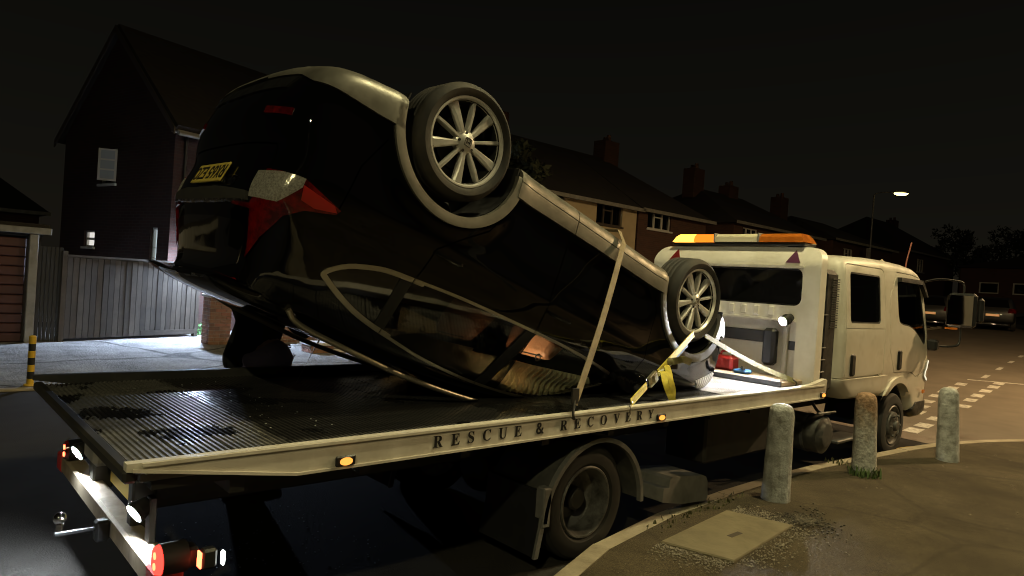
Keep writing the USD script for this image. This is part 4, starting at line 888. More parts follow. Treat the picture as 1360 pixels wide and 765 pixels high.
obj('window_visor', cshell(.002, .05) ^ py(Polygon([(8.0, 2.05), (8.70, 2.045), (8.86, 1.9), (8.90, 1.9), (8.74, 2.10), (8.0, 2.10)]), -.2, .7), black_plastic, tr)
for x, z in ((6.74, 1.12), (8.075, 1.14)):
    obj('door_handle', cbox(x - .055, x + .055, .100, .135, z - .115, z + .115, .02), black_plastic, tr)
hlp = Polygon(chaikin([(8.97, .86), (9.4, .80), (9.4, 1.10), (9.07, 1.14), (9.0, 1.06)], 1))
hlo = obj('headlamp', cshell(-.02, .012) ^ py(hlp, -.2, .55), clear_lens, tr, field=GC)
obj('daylight_ring', cshell(.004, .018) ^ py(hlp.buffer(-.02).boundary.buffer(.006), -.2, .50), emit('ring_lit', (1.0, .90, .66), 1.1), hlo)
for y in (.30, 1.98):
    hp_ = obj('headlamp_unit', cyl((9.17, y, .93), (9.285, y, .925), .07, .075, n=24), black_plastic, tr)
    obj('lit_reflector', cyl((9.286, y, .925), (9.294, y, .923), .055, n=24), emit('headlamp_lit', (1.0, .74, .42), 420.0) if y < 1 else '/World/Looks/headlamp_lit', hp_)
obj('indicator', cbox(8.93, 8.99, .10, .125, .70, .75, .008), amber_off, tr)
obj('fuel_cap_panel', cshell(-.01, .006) ^ py(rrect(7.0, 7.2, .82, .93, .02), -.2, .7), cream, tr)
# cab inside
for y in (.62, 1.62):
    st_ = obj('cab_seat', cbox(7.85, 7.99, y - .22, y + .22, 1.1, 1.75, .04), cab_in, tr); obj('seat_cushion', cbox(7.9, 8.4, y - .24, y + .24, 1.0, 1.15, .04), cab_in, st_); obj('head_restraint', cbox(7.86, 7.95, y - .12, y + .12, 1.77, 1.95, .03), cab_in, st_)
obj('rear_bench', cbox(6.5, 6.62, .35, 1.95, 1.05, 1.65, .04) + cbox(6.5, 7.0, .35, 1.95, 1.0, 1.15, .04), cab_in, tr)
obj('dashboard', cbox(8.72, 9.0, .25, 2.0, 1.0, 1.30, .05), interior, tr)
obj('headlining_card', cbox(8.1, 8.3, .45, .8, 1.66, 1.98, .01), white_render, tr)
# mirror with arms
mr = obj('door_mirror', cbox(9.30, 9.40, -.30, .03, 1.55, 1.985, .035), black_plastic, tr)
obj('mirror_glass', cbox(9.292, 9.2985, -.275, .005, 1.58, 1.955, .002), pm('mirror_glass', (.25, .25, .25), .05, 1.0), mr)
obj('wide_mirror', cbox(9.32, 9.40, -.375, -.305, 1.62, 1.93, .03), black_plastic, mr)
obj('mirror_arm', tube(spline([(8.94, .17, 2.10), (9.10, .06, 2.14), (9.30, -.10, 2.13), (9.35, -.14, 2.09), (9.35, -.15, 1.96)], 6), .013), black_plastic, mr, smooth=60)
obj('mirror_arm', tube(spline([(9.05, .13, 1.33), (9.16, .0, 1.30), (9.30, -.12, 1.32), (9.35, -.14, 1.40), (9.35, -.14, 1.57)], 6), .014), black_plastic, mr, smooth=60)
obj('mirror_base', cbox(9.03, 9.14, .02, .14, 1.24, 1.38, .025), black_plastic, mr)
obj('mirror_reflector', cbox(9.292, 9.298, -.12, .02, 1.52, 1.544, .001), amber_off, mr)
obj('aerial', tube(spline([(9.02, .45, 2.16), (9.04, .43, 2.38), (9.10, .41, 2.60)], 6), .009), pm('rusty_aerial', (.30, .10, .07), .5), tr, smooth=60)
obj('roof_marker', hullp([(8.5, .6, 2.29), (8.62, .6, 2.29), (8.5, .52, 2.29), (8.62, .52, 2.29), (8.56, .56, 2.345)]), white_lens, tr)

# ------------------------------------------------------------------ straps and loose things on the deck
hook_p = np.array([2.93, .02, .985])
top = cw((2.678, .90, .612)) + np.array([0, -.03, 0])
s1 = thing('yellow_ratchet_strap', 'yellow ratchet strap with buckle tied from the front wheel to the rail', 'ratchet strap', tuple(hook_p))
L = lambda t: top + (hook_p - top) * t
def sag(t0, t1, n=8): return [L(t) + np.array([0, 0, -.0]) for t in np.linspace(t0, t1, n)]
d_ = (hook_p - top) / np.linalg.norm(hook_p - top); wd = np.cross(d_, [0.2, -1, .1]); wd /= np.linalg.norm(wd)
out = np.cross(wd, d_); out = out if out[1] < 0 else -out
SGN = 1.0 if wd[2] > 0 else -1.0
obj('webbing', ribbon(sag(.0, .60), wd, .052, .006), strap_y, s1)
obj('webbing', ribbon(sag(.76, .96), wd, .050, .006), strap_y, s1)
obj('sleeve', ribbon([p - wd * SGN * .035 - out * .012 for p in sag(.10, .42)], wd, .042, .006), strap_blue, s1)
kc = L(.44) + out * .01
obj('knot', hullp(ball(kc, .034, 2, (1, .8, .9)).to_mesh().vert_properties[:, :3]), strap_o, s1)
b_c = L(.68); bm = []
for a in (-1, 1): bm.append(cbox(-.07, .07, a * .034 - .005, a * .034 + .005, -.012, .014, .003))
for xx in (-.06, -.02, .02, .055): bm.append(cyl((xx, -.034, .0), (xx, .034, .0), .008, n=10))
bm.append(cbox(-.066, .0, -.03, .03, .012, .02, .003))
Bm = np.eye(4); Bm[:3, 0], Bm[:3, 1], Bm[:3, 2], Bm[:3, 3] = d_, np.cross(out, d_), out, b_c
bt = cat_m(bm); bt.apply_transform(Bm); obj('ratchet_buckle', bt, pm('zinc_buckle', (.55, .50, .36), .35, .9), s1)
obj('hook', tube(spline([L(.95), L(.985) + out * .012, hook_p + np.array([.0, -.02, .0]), hook_p + np.array([.0, -.02, -.03]), hook_p + np.array([0, .0, -.035])], 5), .007), chrome, s1, smooth=60)
tail = spline([kc, kc + (.04, -.05, .015), (3.66, .11, 1.262), (3.78, .12, 1.235)], 6)
obj('strap_tail', ribbon(tail, (0, .3, 1), .05, .005, .6), strap_o, s1)
tail = spline([L(.50), L(.52) + out * .03, np.array([3.50, .10, 1.13]), np.array([3.53, .09, 1.04]), np.array([3.54, .10, .965])], 6)
obj('strap_tail', ribbon(tail, (1, .2, .1), .052, .005, .5), strap_y, s1)
tail = spline([L(.58), L(.60) + out * .04, np.array([3.42, .08, 1.10]), np.array([3.47, .07, 1.02]), np.array([3.53, .08, .962])], 6)
obj('strap_tail', ribbon(tail, (1, .2, .1), .050, .005, .8), strap_y, s1)

e1 = np.array([2.36, -.012, 1.0]); sill_p = cw((1.53, .925, .30)); under = cw((1.50, .30, .21)); sill_u = cw((1.515, .86, .215))
s2 = thing('beige_sill_strap', 'beige webbing strap over the car sill down to the rail', 'strap', tuple(e1))
mid = [e1 + (sill_p - e1) * t + np.array([0, -.02 * math.sin(math.pi * t), 0]) for t in np.linspace(.04, 1, 10)]
obj('webbing', ribbon(np.vstack([mid, [sill_u, under]]), CR @ np.array([1., 0, 0]), .05, .005), strap_b, s2)
obj('hook', tube(spline([mid[0] + [0, 0, .02], e1 + [0, -.012, -.01], e1 + [.01, -.015, -.04], e1 + [.02, .01, -.04]], 5), .008), dark_metal, s2, smooth=60)
obj('hook_plate', ribbon([mid[0] + [0, 0, .09], mid[0]], CR @ np.array([1., 0, 0]), .055, .012), dark_metal, s2)
t2 = cw((2.86, .91, .56)); e2 = np.array([5.80, .26, .975])
s3 = thing('olive_wheel_strap', 'olive webbing strap from the front wheel forward to the headboard corner', 'strap', tuple(e2))
obj('webbing', ribbon([t2 + (e2 - t2) * t + np.array([0, 0, -.03 * math.sin(math.pi * t)]) for t in np.linspace(0, .97, 12)], (0, .5, 1), .055, .006), strap_o, s3)
obj('hook', tube(spline([t2 + (e2 - t2) * .96, e2 + [-.03, 0, .01], e2 + [.02, 0, -.015], e2 + [.0, 0, -.035]], 5), .008), steel, s3, smooth=60)

jc = thing('red_fuel_can', 'small red plastic fuel can on the ledge before the cab', 'fuel can', (5.80, 1.02, .987))
can = cbox(5.72, 5.88, .90, 1.13, .987, 1.135, .025); obj('can_body', can, red_paint, jc)
obj('handle', tube(spline([(5.80, .93, 1.13), (5.80, .95, 1.175), (5.80, 1.05, 1.175), (5.80, 1.08, 1.13)], 5), .012), red_paint, jc, smooth=60); obj('cap', cyl((5.80, 1.11, 1.13), (5.80, 1.11, 1.165), .022), black_plastic, jc)
for a in (.95, 1.05): obj('embossed_panel', cbox(5.716, 5.722, a - .03, a + .03, 1.02, 1.10, .002), red_paint, jc)
gc = thing('grey_wire_spool', 'grey metal spool standing left of the red fuel can', 'spool', (5.76, 1.24, .987))
for z in (.987, 1.03, 1.075, 1.11): obj('flange', cyl((5.76, 1.24, z), (5.76, 1.24, z + .012), .062, n=24), steel, gc)
obj('core', cyl((5.76, 1.24, .99), (5.76, 1.24, 1.12), .045, n=24), grey_plastic, gc)
bt_ = thing('blue_hand_lamp', 'small blue and black hand lamp lying right of the fuel can', 'hand lamp', (5.70, .76, .987))
obj('case', cbox(5.63, 5.76, .68, .84, .987, 1.03, .018), blue_paint, bt_); obj('face', cyl((5.655, .74, 1.028), (5.665, .73, 1.042), .032, n=20), black_plastic, bt_); obj('grip', cbox(5.72, 5.80, .76, .86, .99, 1.02, .01), grey_plastic, bt_)
jk = thing('wooden_packing_block', 'grey timber packing block under the car nose on deck', 'block', (4.9, 1.3, .93))
obj('timber', cbox(4.78, 5.05, .95, 1.65, .932, .965, .008), wood, jk)

# ------------------------------------------------------------------ person behind the bed
def chain(js):     # list of bones ((p0,r0),(p1,r1))
    m = Manifold()
    for (a, ra), (b, rb) in js:
        m = m + hullp(np.vstack([ball(a, ra, 2).to_mesh().vert_properties[:, :3], ball(b, rb, 2).to_mesh().vert_properties[:, :3]]))
    return m
def soft(m, l=.03, it=10):
    t = tm(m.refine_to_length(l)); t.merge_vertices(); trimesh.smoothing.filter_taubin(t, iterations=it); return t
pe = thing('person', 'person in dark jacket and mauve-grey trousers standing behind the truck bed', 'person', (1.56, 2.78, 0))
hipL, hipR = np.array([1.53, 2.86, .93]), np.array([1.68, 2.70, .93])
kL, kR = np.array([1.50, 2.90, .50]), np.array([1.62, 2.66, .50]); aL, aR = np.array([1.46, 2.86, .09]), np.array([1.52, 2.62, .09])
ch_ = np.array([1.62, 2.80, 1.34]); nk = np.array([1.68, 2.81, 1.50]); hdp = np.array([1.73, 2.82, 1.63])
sL, sR = np.array([1.50, 2.98, 1.43]), np.array([1.70, 2.62, 1.43]); eL, eR = np.array([1.62, 3.08, 1.16]), np.array([1.88, 2.60, 1.22]); wL, wR = np.array([1.82, 3.05, 1.05]), np.array([2.10, 2.66, 1.28])
bodyp = chain([((hipL, .12), (kL, .075)), ((kL, .07), (aL, .045)), ((hipR, .12), (kR, .075)), ((kR, .07), (aR, .045)), ((hipL, .13), (hipR, .13)), (((hipL + hipR) / 2, .14), (ch_, .16)), ((sL, .07), (sR, .07)), ((ch_, .13), (sL, .075)), ((ch_, .13), (sR, .075)), ((ch_, .09), (nk, .055)), ((nk, .055), (hdp, .06)), ((sL, .06), (eL, .045)), ((eL, .042), (wL, .028)), ((sR, .06), (eR, .045)), ((eR, .042), (wR, .028))])
headm = ball(hdp + [0, 0, .03], .105, 3, (1.02, .80, 1.15)) + ball(hdp + [.10, 0, .0], .018, 2, (1, .7, 1.2)) + ball(hdp + [0, .085, .02], .022, 2, (.7, .4, 1.2)) + ball(hdp + [0, -.085, .02], .022, 2, (.7, .4, 1.2)) + ball(hdp + [.075, 0, -.06], .03, 2)
def hand(w, d, up):
    d = np.array(d, float); d /= np.linalg.norm(d); up = np.array(up, float); up -= d * (up @ d); up /= np.linalg.norm(up); n = np.cross(d, up)
    m = chain([((w, .028), (w + d * .05 + up * .018, .022)), ((w, .028), (w + d * .05 - up * .022, .020)), ((w + d * .05 + up * .018, .022), (w + d * .085 + up * .03, .013)), ((w + d * .05 - up * .022, .02), (w + d * .085 - up * .03, .012))])
    for k, (o, l) in enumerate(((.03, .07), (.010, .08), (-.010, .075), (-.030, .06))):
        a = w + d * .082 + up * o; b = a + d * l * .5 + n * .008; c = b + d * l * .4 + n * .025; m = m + chain([((a, .0095), (b, .009)), ((b, .009), (c, .0075))])
    th = w + d * .03 + up * .03; return m + chain([((th, .012), (th + d * .035 + up * .028 + n * .01, .010)), ((th + d * .035 + up * .028 + n * .01, .010), (th + d * .065 + up * .034 + n * .018, .008))])
pb = obj('body', soft(bodyp + headm + hand(wL, (1, -.1, -.2), (0, .2, 1)) + hand(wR, (1, .1, .1), (0, .2, 1)), .022, 5), skin_m, pe, smooth=60)
obj('jacket', soft(chain([(((hipL + hipR) / 2 + [-.02, .06, .16], .185), (ch_, .20)), ((hipL + [-.02, .02, .04], .16), (ch_, .18)), ((sL, .095), (sR, .095)), ((ch_, .16), (sL, .10)), ((ch_, .16), (sR, .10)), ((ch_, .11), (nk - [0, 0, .03], .085)), ((sL, .088), (eL, .07)), ((eL, .066), (wL - (wL - eL) * .1, .048)), ((sR, .088), (eR, .07)), ((eR, .066), (wR - (wR - eR) * .1, .048))]), .035, 8), jacket_m, pe, smooth=60)
obj('trousers', soft(chain([((hipL, .145), (kL, .095)), ((kL, .092), (aL + [0, 0, .04], .068)), ((hipR, .150), (kR, .095)), ((kR, .092), (aR + [0, 0, .04], .068)), ((hipL + [0, 0, .06], .15), (hipR + [0, 0, .06], .155))]), .035, 8), trouser_m, pe, smooth=60)
obj('hair', soft(ball(hdp + [-.02, 0, .055], .108, 3, (1.0, .84, 1.08)) ^ box(hdp[0] - .2, hdp[0] + .06, 2, 4, hdp[2] + .0, 3), .02, 4), hair_m, pe, smooth=60)
for a, yw in ((aL, 0.2), (aR, -.1)):
    f0 = np.array([a[0] - .05, a[1], .05]); f1 = np.array([a[0] + .17, a[1] - .03, .038])
    obj('shoe', soft(chain([((f0, .045), (f1, .040)), ((f0 + [0, 0, .03], .045), (f0 + [.06, -.01, .03], .045))]), .02, 4), shoe_m, pe, smooth=60)

# ------------------------------------------------------------------ pavement things
def bollard(name, x, y, h, m, label, lean):
    P = [(0, 0), (.112, 0), (.112, .02), (.105, .3), (.098, h - .10), (.093, h - .05), (.075, h - .015), (.045, h), (0, h + .004)]
    prof = np.array(P); t = trimesh.creation.revolve(prof, sections=28).subdivide().subdivide()
    n_ = meshkit.noise(t.vertices * 22 + x, 2) - .5; n2 = meshkit.noise(t.vertices * 70 + x, 4) - .5
    r_ = np.hypot(t.vertices[:, 0], t.vertices[:, 1])[:, None] + 1e-6; t.vertices[:, :2] *= 1 + (.05 * n_ + .04 * n2)[:, None] * np.minimum(1, r_ / .05)
    t.apply_transform(trimesh.transformations.rotation_matrix(lean[0], [0, 1, 0])); t.apply_transform(trimesh.transformations.rotation_matrix(lean[1], [1, 0, 0])); t.apply_translation([x, y, .112])
    b = thing(name, label, 'bollard', (x, y, .115), group='concrete bollards along the kerb'); obj('post', t, m, b, smooth=True)
bollard('concrete_bollard', 4.75, -.13, .79, bol_m, 'grey concrete bollard nearest the camera, beside the slab cover', (.01, 0))
bollard('concrete_bollard', 6.43, -.18, .79, bol_rust, 'concrete bollard with rust-orange stained top and weeds at its foot', (-.04, -.02))
bollard('concrete_bollard', 8.0, -.46, .80, bol_m, 'grey concrete bollard beyond the truck cab wheel, furthest right', (-.05, -.03))
def clump(center, n, h, spread, seed):
    r = np.random.default_rng(seed); V = []; F = []
    for _ in range(n):
        a = r.uniform(0, 6.28); rad = spread * math.sqrt(r.uniform()); p = np.array([center[0] + rad * math.cos(a), center[1] + rad * math.sin(a), center[2]])
        hh = h * r.uniform(.4, 1); b = r.uniform(0, 6.28); lean = r.uniform(.1, .7) * hh; w = r.uniform(.004, .010)
        d = np.array([math.cos(b), math.sin(b), 0]); nrm = np.array([-d[1], d[0], 0]) * w; k = len(V)
        V += [p - nrm, p + nrm, p + d * lean * .4 + [0, 0, hh * .6] + nrm * .8, p + d * lean * .4 + [0, 0, hh * .6] - nrm * .8, p + d * lean + [0, 0, hh]]
        F += [[k, k + 1, k + 2], [k, k + 2, k + 3], [k + 3, k + 2, k + 4]]
    return trimesh.Trimesh(np.array(V), np.array(F), process=False)
obj('weeds', clump((6.36, -.22, .115), 150, .11, .15, 3), grass_m, label='green weeds growing round the foot of the rust-stained bollard', cat='weeds', kind='stuff')
wk = [clump((x, kl.interpolate(kl.project(shapely.Point(x, .2))).y - .17, .115), 9, .035, .09, int(x * 50)) for x in np.arange(3.3, 4.7, .13)] + [clump((6.6, .15, .115), 30, .06, .12, 9)]
obj('kerb_weeds', wk, pm('dry_weeds', (.10, .10, .04), .8), label='small dry weeds along the back of the kerb beside the slab cover', cat='weeds', kind='stuff')
sl = thing('slab_cover', 'buff concrete cover slab set in the pavement near the kerb', 'slab cover', (3.66, -.36, .12))
corn = np.array([(3.096, -.19), (4.087, -.081), (4.222, -.531), (3.229, -.638)])
pts = [(*c, .08) for c in corn] + [(*(c + (corn.mean(0) - c) * .02), .137) for c in corn] + [(*c, .129) for c in corn]
obj('slab', hullp(pts), slab_m, sl, smooth=10)
obj('lifting_slot', cbox(3.58, 3.72, -.42, -.38, .136, .1385, .001), pm('slot_dark', (.05, .04, .03), .9), sl)
def bits(n, xy, z, s0, s1, seed, flat=.6):
    r = np.random.default_rng(seed); l = []
    base = trimesh.creation.icosahedron()
    for _ in range(n):
        b = base.copy(); b.vertices *= r.uniform(.6, 1.3, (12, 1)) * r.uniform(s0, s1) * np.array([1, 1, flat]); p = xy(r); b.apply_translation([p[0], p[1], z + .2 * s0]); l.append(b)
    return cat_m(l)
def near_slab(r):
    while True:
        e = r.integers(0, 3); t = r.uniform()
        a, b = ((corn[3], corn[2]), (corn[2], corn[1]), (corn[0], corn[3]))[e]; p = a + (b - a) * t + (((a + b) / 2 - corn.mean(0)) / np.linalg.norm((a + b) / 2 - corn.mean(0))) * abs(r.normal(.02, .12)) 
        if abs(p[0] - 3.66) < 1.2 and not Polygon(corn).contains(shapely.Point(p)): return p
obj('rubble', bits(1700, near_slab, .124, .0015, .008, 4), rubble_m, label='broken pale rubble scattered round the edges of the concrete cover slab', cat='rubble', kind='stuff', smooth=False)
obj('pavement_grit', bits(260, lambda r: (r.uniform(2.3, 9), r.uniform(-2.6, -.15)), .116, .002, .009, 6), rubble_m, label='small stones and litter strewn over the brown pavement', cat='grit', kind='stuff', smooth=False)
def in_patch(r):
    a = r.uniform(0, 6.2832); q_ = abs(r.normal(0, .55)); k = 1 + .35 * math.sin(3 * a + 1) + .2 * math.sin(5 * a)
    return np.array([4.42 + .27 * q_ * k * math.cos(a), -.52 + .24 * q_ * k * math.sin(a)])
obj('dark_rubble', bits(900, in_patch, .129, .002, .011, 21, .7), pm('dark_rubble', (.11, .095, .07), .95, var=(18, (.035, .03, .025), .4, .62)), label='dark broken tarmac lumps in the worn hollow right of the slab cover', cat='rubble', kind='stuff', smooth=False)
obj('glass_fragments', bits(170, lambda r: (r.uniform(.45, 1.75), r.uniform(.7, 2.0)), .004, .003, .008, 11, .4), glass_bits, label='broken glass fragments scattered on the road below the truck tail', cat='broken glass', kind='stuff', smooth=False)
obj('deck_glass', bits(90, lambda r: (r.uniform(.15, 1.1), r.uniform(.5, 2.1)), .931, .002, .006, 12, .5), glass_bits, label='tiny broken glass pieces lying on the rear of the truck deck', cat='broken glass', kind='stuff', smooth=False)

# ------------------------------------------------------------------ across the road, left
yb = thing('marker_post', 'short yellow and black banded post at the driveway edge', 'bollard', (.70, 7.68, .03))
for k in range(7): obj('band', cyl((.70, 7.68, .03 + k * .088), (.70, 7.68, .03 + k * .088 + .0875), .040, n=20), post_y if k % 2 == 0 else post_k, yb)
obj('foot', cyl((.70, 7.68, .0), (.70, 7.68, .05), .085, .07, n=20), post_y, yb); obj('cap', ball((.70, 7.68, .646), .040, 2, (1, 1, .5)), post_y, yb)
# timber gate fence
g0, g1 = np.array([1.80, 12.62]), np.array([4.45, 13.55]); gd = (g1 - g0) / np.linalg.norm(g1 - g0); gn = np.array([gd[1], -gd[0]])
gt = thing('timber_gates', 'weathered grey timber double gates of upright boards before the left house', 'gate', (3.1, 13.1, 0))
def along(s0, s1, o0, o1, z0, z1, c=.006):
    p = [g0 + gd * a + gn * b for a in (s0, s1) for b in (o0, o1)]; return hullp([(*q_, z) for q_ in p for z in (z0, z1)])
Lg = np.linalg.norm(g1 - g0); nb = 24
for k in range(nb):
    a = Lg * k / nb; dz = rnd.uniform(-.012, .012)
    obj('board', along(a + .006, a + Lg / nb - .006, .0 + rnd.uniform(0, .012), .028 + rnd.uniform(0, .012), .09, 1.64 + dz), gate_m[k % 3 if rnd.random() < .7 else rnd.randrange(3)], gt)
for z in (.14, 1.56): obj('gate_rail', along(.0, Lg, -.05, -.004, z, z + .10), gate_m[1], gt)
obj('gate_capping', along(-.02, Lg + .02, -.03, .065, 1.655, 1.695), gate_m[2], gt)
for s_ in (-.09, Lg): obj('gate_post', along(s_, s_ + .09, -.05, .055, .0, 1.76), gate_m[2], gt)
obj('gate_stile', along(.0, .08, .04, .06, .10, 1.64), gate_m[0], gt); obj('bottom_rail', along(Lg * .55, Lg, .04, .06, .11, .20), gate_m[0], gt)
df = thing('dark_fence_panel', 'dark fence panel between the garage post and the timber gates', 'fence', (1.5, 12.6, 0))
for k in range(6): obj('board', cbox(1.35 + k * .066, 1.35 + k * .066 + .06, 12.60, 12.63, .02, 1.82, .004), dark_fence, df)
obj('rail', box(1.35, 1.76, 12.632, 12.67, .3, .4), dark_fence, df)
ga = thing('garage', 'flat-roofed garage with dark red slatted door at far left', 'garage', (-1, 14, 0))
gw = px(shapely.box(12.55, 0, 18, 2.15).difference(shapely.box(12.4, -.1, 12.7, 1.98)), -3.5, 1.40) - box(-3.2, 1.18, 12.4, 12.7, -.1, 1.96)
obj('wall', gw - box(-3.3, 1.2, 12.75, 17.8, .02, 2.05), dark_fence, ga)
for k in range(11): obj('door_slat', cbox(-3.15, 1.16, 12.60, 12.63, .04 + k * .174, .04 + k * .174 + .160, .012), garage_red, ga)
obj('roof_fascia', cbox(-3.7, 1.52, 12.42, 12.52, 2.03, 2.15, .01), fascia_m, ga); obj('roof', box(-3.6, 1.5, 12.53, 18.1, 2.153, 2.22), roof_m, ga)
obj('door_post', cbox(1.19, 1.33, 12.45, 12.54, 0, 2.02, .01), fascia_m, ga)
# left house: brick gable towards us
hn, hf = np.array([4.10, 14.5]), np.array([2.75, 19.66])      # near and far eave corners of the gable wall
gdv = (hf - hn) / np.linalg.norm(hf - hn); Lh = np.linalg.norm(hf - hn); gm = np.array([-gdv[1], gdv[0]]); gm = gm if gm[0] < 0 else -gm    # outward
ang = math.degrees(math.atan2(gm[1], gm[0])) - 180
hs_ = thing('gable_house', 'dark brick house with steep gable behind the timber gates', 'house', (hn[0], hn[1], 0), rz=ang)   # local: x along the ridge, y along the gable
EV, RG = 4.95, 7.45
gable = Polygon([(0, -.1), (Lh, -.1), (Lh, EV), (Lh / 2, RG), (0, EV)])
def loc(p): c_, s_ = math.cos(math.radians(-ang)), math.sin(math.radians(-ang)); d = np.array(p[:2]) - hn; return np.array([c_ * d[0] - s_ * d[1], s_ * d[0] + c_ * d[1]])
wins = [(.42, .78, 1.62, 2.32), (3.05, 3.75, 1.72, 2.06)]
gw_ = px(gable, 0, .3)
openings = [(.50, .80, 1.62, 2.46), (3.45, 4.0, 1.92, 2.34), (2.55, 3.35, 3.55, 4.45)]
for a, b, c, d in openings: gw_ = gw_ - box(-.1, .4, a, b, c, d)
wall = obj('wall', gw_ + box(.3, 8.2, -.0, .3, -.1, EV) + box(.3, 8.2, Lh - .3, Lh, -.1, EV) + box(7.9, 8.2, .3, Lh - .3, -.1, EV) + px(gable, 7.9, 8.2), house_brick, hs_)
for k, (a, b, c, d) in enumerate(openings):
    f = px(shapely.box(a, c, b, d).difference(shapely.box(a + .04, c + .04, b - .04, d - .04)), .06, .12)
    if k == 1: f = f + box(.06, .12, a + .04, b - .04, (c + d) / 2 - .03, (c + d) / 2 + .03)
    if k == 0: f = f + box(.07, .11, a + .04, b - .04, c + .35, c + .37)
    wf = obj('window', f, frame_w, hs_); obj('pane', box(.13, .14, a, b, c, d), [window_lit, window_white, house_glass][k], wf)
    obj('sill', box(-.05, .12, a - .05, b + .05, c - .06, c), frame_w, wf)
    obj('curtain', box(.29, .31, a, b, c, d), white_render, wf)
# opened casement of the upper window, the sheen on its pane put into a pale colour
oc = [obj('casement', (px(shapely.box(0, 0, .42, .80).difference(shapely.union_all([shapely.box(.05, .05 + k * .25, .37, .26 + k * .25) for k in range(3)])), -.02, .02)).rotate((0, 0, 50)).translate((.0, 2.55, 3.60)), frame_w, hs_)]
obj('casement_pane', px(shapely.box(.04, .04, .38, .76), -.004, .004).rotate((0, 0, 50)).translate((.0, 2.55, 3.60)), pm('painted_sheen', (.40, .44, .50), .1), hs_)
def slope_roof(x0, x1, y0, ym, z0, z1, th=.12):
    d = np.array([0, ym - y0, z1 - z0]); n = np.array([0, -d[2], d[1]]); n = n / np.linalg.norm(n) * (1 if d[1] > 0 else -1); n = n if n[2] > 0 else -n
    P = [np.array([x, y, z]) for x in (x0, x1) for y, z in ((y0, z0), (ym, z1))]
    return hullp([p + n * .004 for p in P] + [p + n * th for p in P])
sl_ = (RG - EV) / (Lh / 2); ov = .25
obj('roof', slope_roof(-.15, 8.4, -ov, Lh / 2, EV - ov * sl_, RG) + slope_roof(-.15, 8.4, Lh + ov, Lh / 2, EV - ov * sl_, RG), roof_m, hs_)
obj('bargeboard', px(Polygon([(-ov, EV - ov * sl_ - .12), (Lh / 2, RG - .12), (Lh + ov, EV - ov * sl_ - .12), (Lh + ov, EV - ov * sl_ + .04), (Lh / 2, RG + .05), (-ov, EV - ov * sl_ + .04)]), -.19, -.155), frame_d, hs_)
obj('gutter', cyl((-.1, -.30, EV - .32), (8.3, -.30, EV - .32), .05, n=12), fascia_m, hs_); obj('downpipe', cyl((.25, -.05, 0), (.25, -.05, EV - .30), .035, n=12), black_plastic, hs_)
obj('soffit', box(-.1, 8.3, -.28, -.003, EV - .28, EV - .24), fascia_m, hs_)
# floodlight on the house front wall
fl_ = thing('floodlight', 'bright white floodlight on a bracket at the house corner beside the gates', 'floodlight', (4.55, 13.42, 2.15))
obj('housing', cbox(4.46, 4.66, 13.34, 13.52, 2.165, 2.24, .01), grey_plastic, fl_); obj('hood', cbox(4.42, 4.70, 13.27, 13.56, 2.244, 2.256, .003), grey_plastic, fl_)
obj('lamp_face', cbox(4.48, 4.64, 13.35, 13.50, 2.155, 2.162, .002), flood_m, fl_); obj('bracket', tube([(4.56, 13.5, 2.21), (4.58, 14.7, 2.21)], .02), grey_plastic, fl_)
# brick pier(s) of real bricks
def pier(name, x0, y0, wx, wy, z0, rows, label, cap=True):
    p = thing(name, label, 'brick pier', (x0 + wx / 2, y0 + wy / 2, 0))
    obj('mortar_core', box(x0 + .012, x0 + wx - .012, y0 + .012, y0 + wy - .012, -.05, z0 + rows * .075), mortar, p)
    for r in range(rows):
        z = z0 + r * .075; off = (r % 2) * .5
        for face in range(4):
            ln = wx if face % 2 == 0 else wy; nbk = 2
            cuts = [0, .5, 1] if r % 2 == 0 else [0, .25, .75, 1]
            for a, b in zip(cuts[:-1], cuts[1:]):
                a_, b_ = a * ln + .005, b * ln - .005; j = rnd.uniform(0, .006); m_ = brick_m[rnd.choice((0, 1, 1, 2))]
                if face == 0: q_ = (x0 + a_, x0 + b_, y0 - j, y0 + .05)
                elif face == 2: q_ = (x0 + a_, x0 + b_, y0 + wy - .05, y0 + wy + j)
                elif face == 1: q_ = (x0 + wx - .05, x0 + wx + j, y0 + max(a_, .052), y0 + min(b_, wy - .052))
                else: q_ = (x0 - j, x0 + .05, y0 + max(a_, .052), y0 + min(b_, wy - .052))
                if q_[1] - q_[0] > .02 and q_[3] - q_[2] > .02: obj('brick', cbox(q_[0], q_[1], q_[2], q_[3], z + .005, z + .070, .004), m_, p, smooth=10)
    if cap: obj('coping', cbox(x0 - .03, x0 + wx + .03, y0 - .03, y0 + wy + .03, z0 + rows * .075 + .003, z0 + rows * .075 + .06, .01), white_render, p)
pier('brick_pier', 4.22, 11.82, .45, .45, .03, 13, 'tall brown brick pier standing on the driveway beside the timber gates')
pier('brick_pier', 5.70, 10.2, .50, .45, -.20, 5, 'low orange-brown brick pier seen beneath the car roof')
lw = thing('low_wall', 'low white rendered garden wall right of the low brick pier', 'wall', (7.4, 10.4, 0))
obj('wall', cbox(6.24, 8.2, 10.3, 10.52, -.1, .10, .01), white_render, lw); obj('coping', cbox(6.22, 8.22, 10.27, 10.55, .104, .15, .01), fascia_m, lw)
lw2 = thing('brick_garden_wall', 'low dark brick wall crossing the driveway behind the person', 'wall', (6.8, 12.2, 0))
for r in range(5):
    for k in range(10):
        x0 = 5.6 + k * .232 + (r % 2) * .11
        obj('brick', cbox(x0, x0 + .222, 12.1, 12.2, .03 + r * .075, .03 + r * .075 + .066, .004), brick_m[2 if rnd.random() < .6 else 1], lw2, smooth=10)
obj('mortar_core', box(5.62, 7.9, 12.11, 12.19, -.02, .40), mortar, lw2)
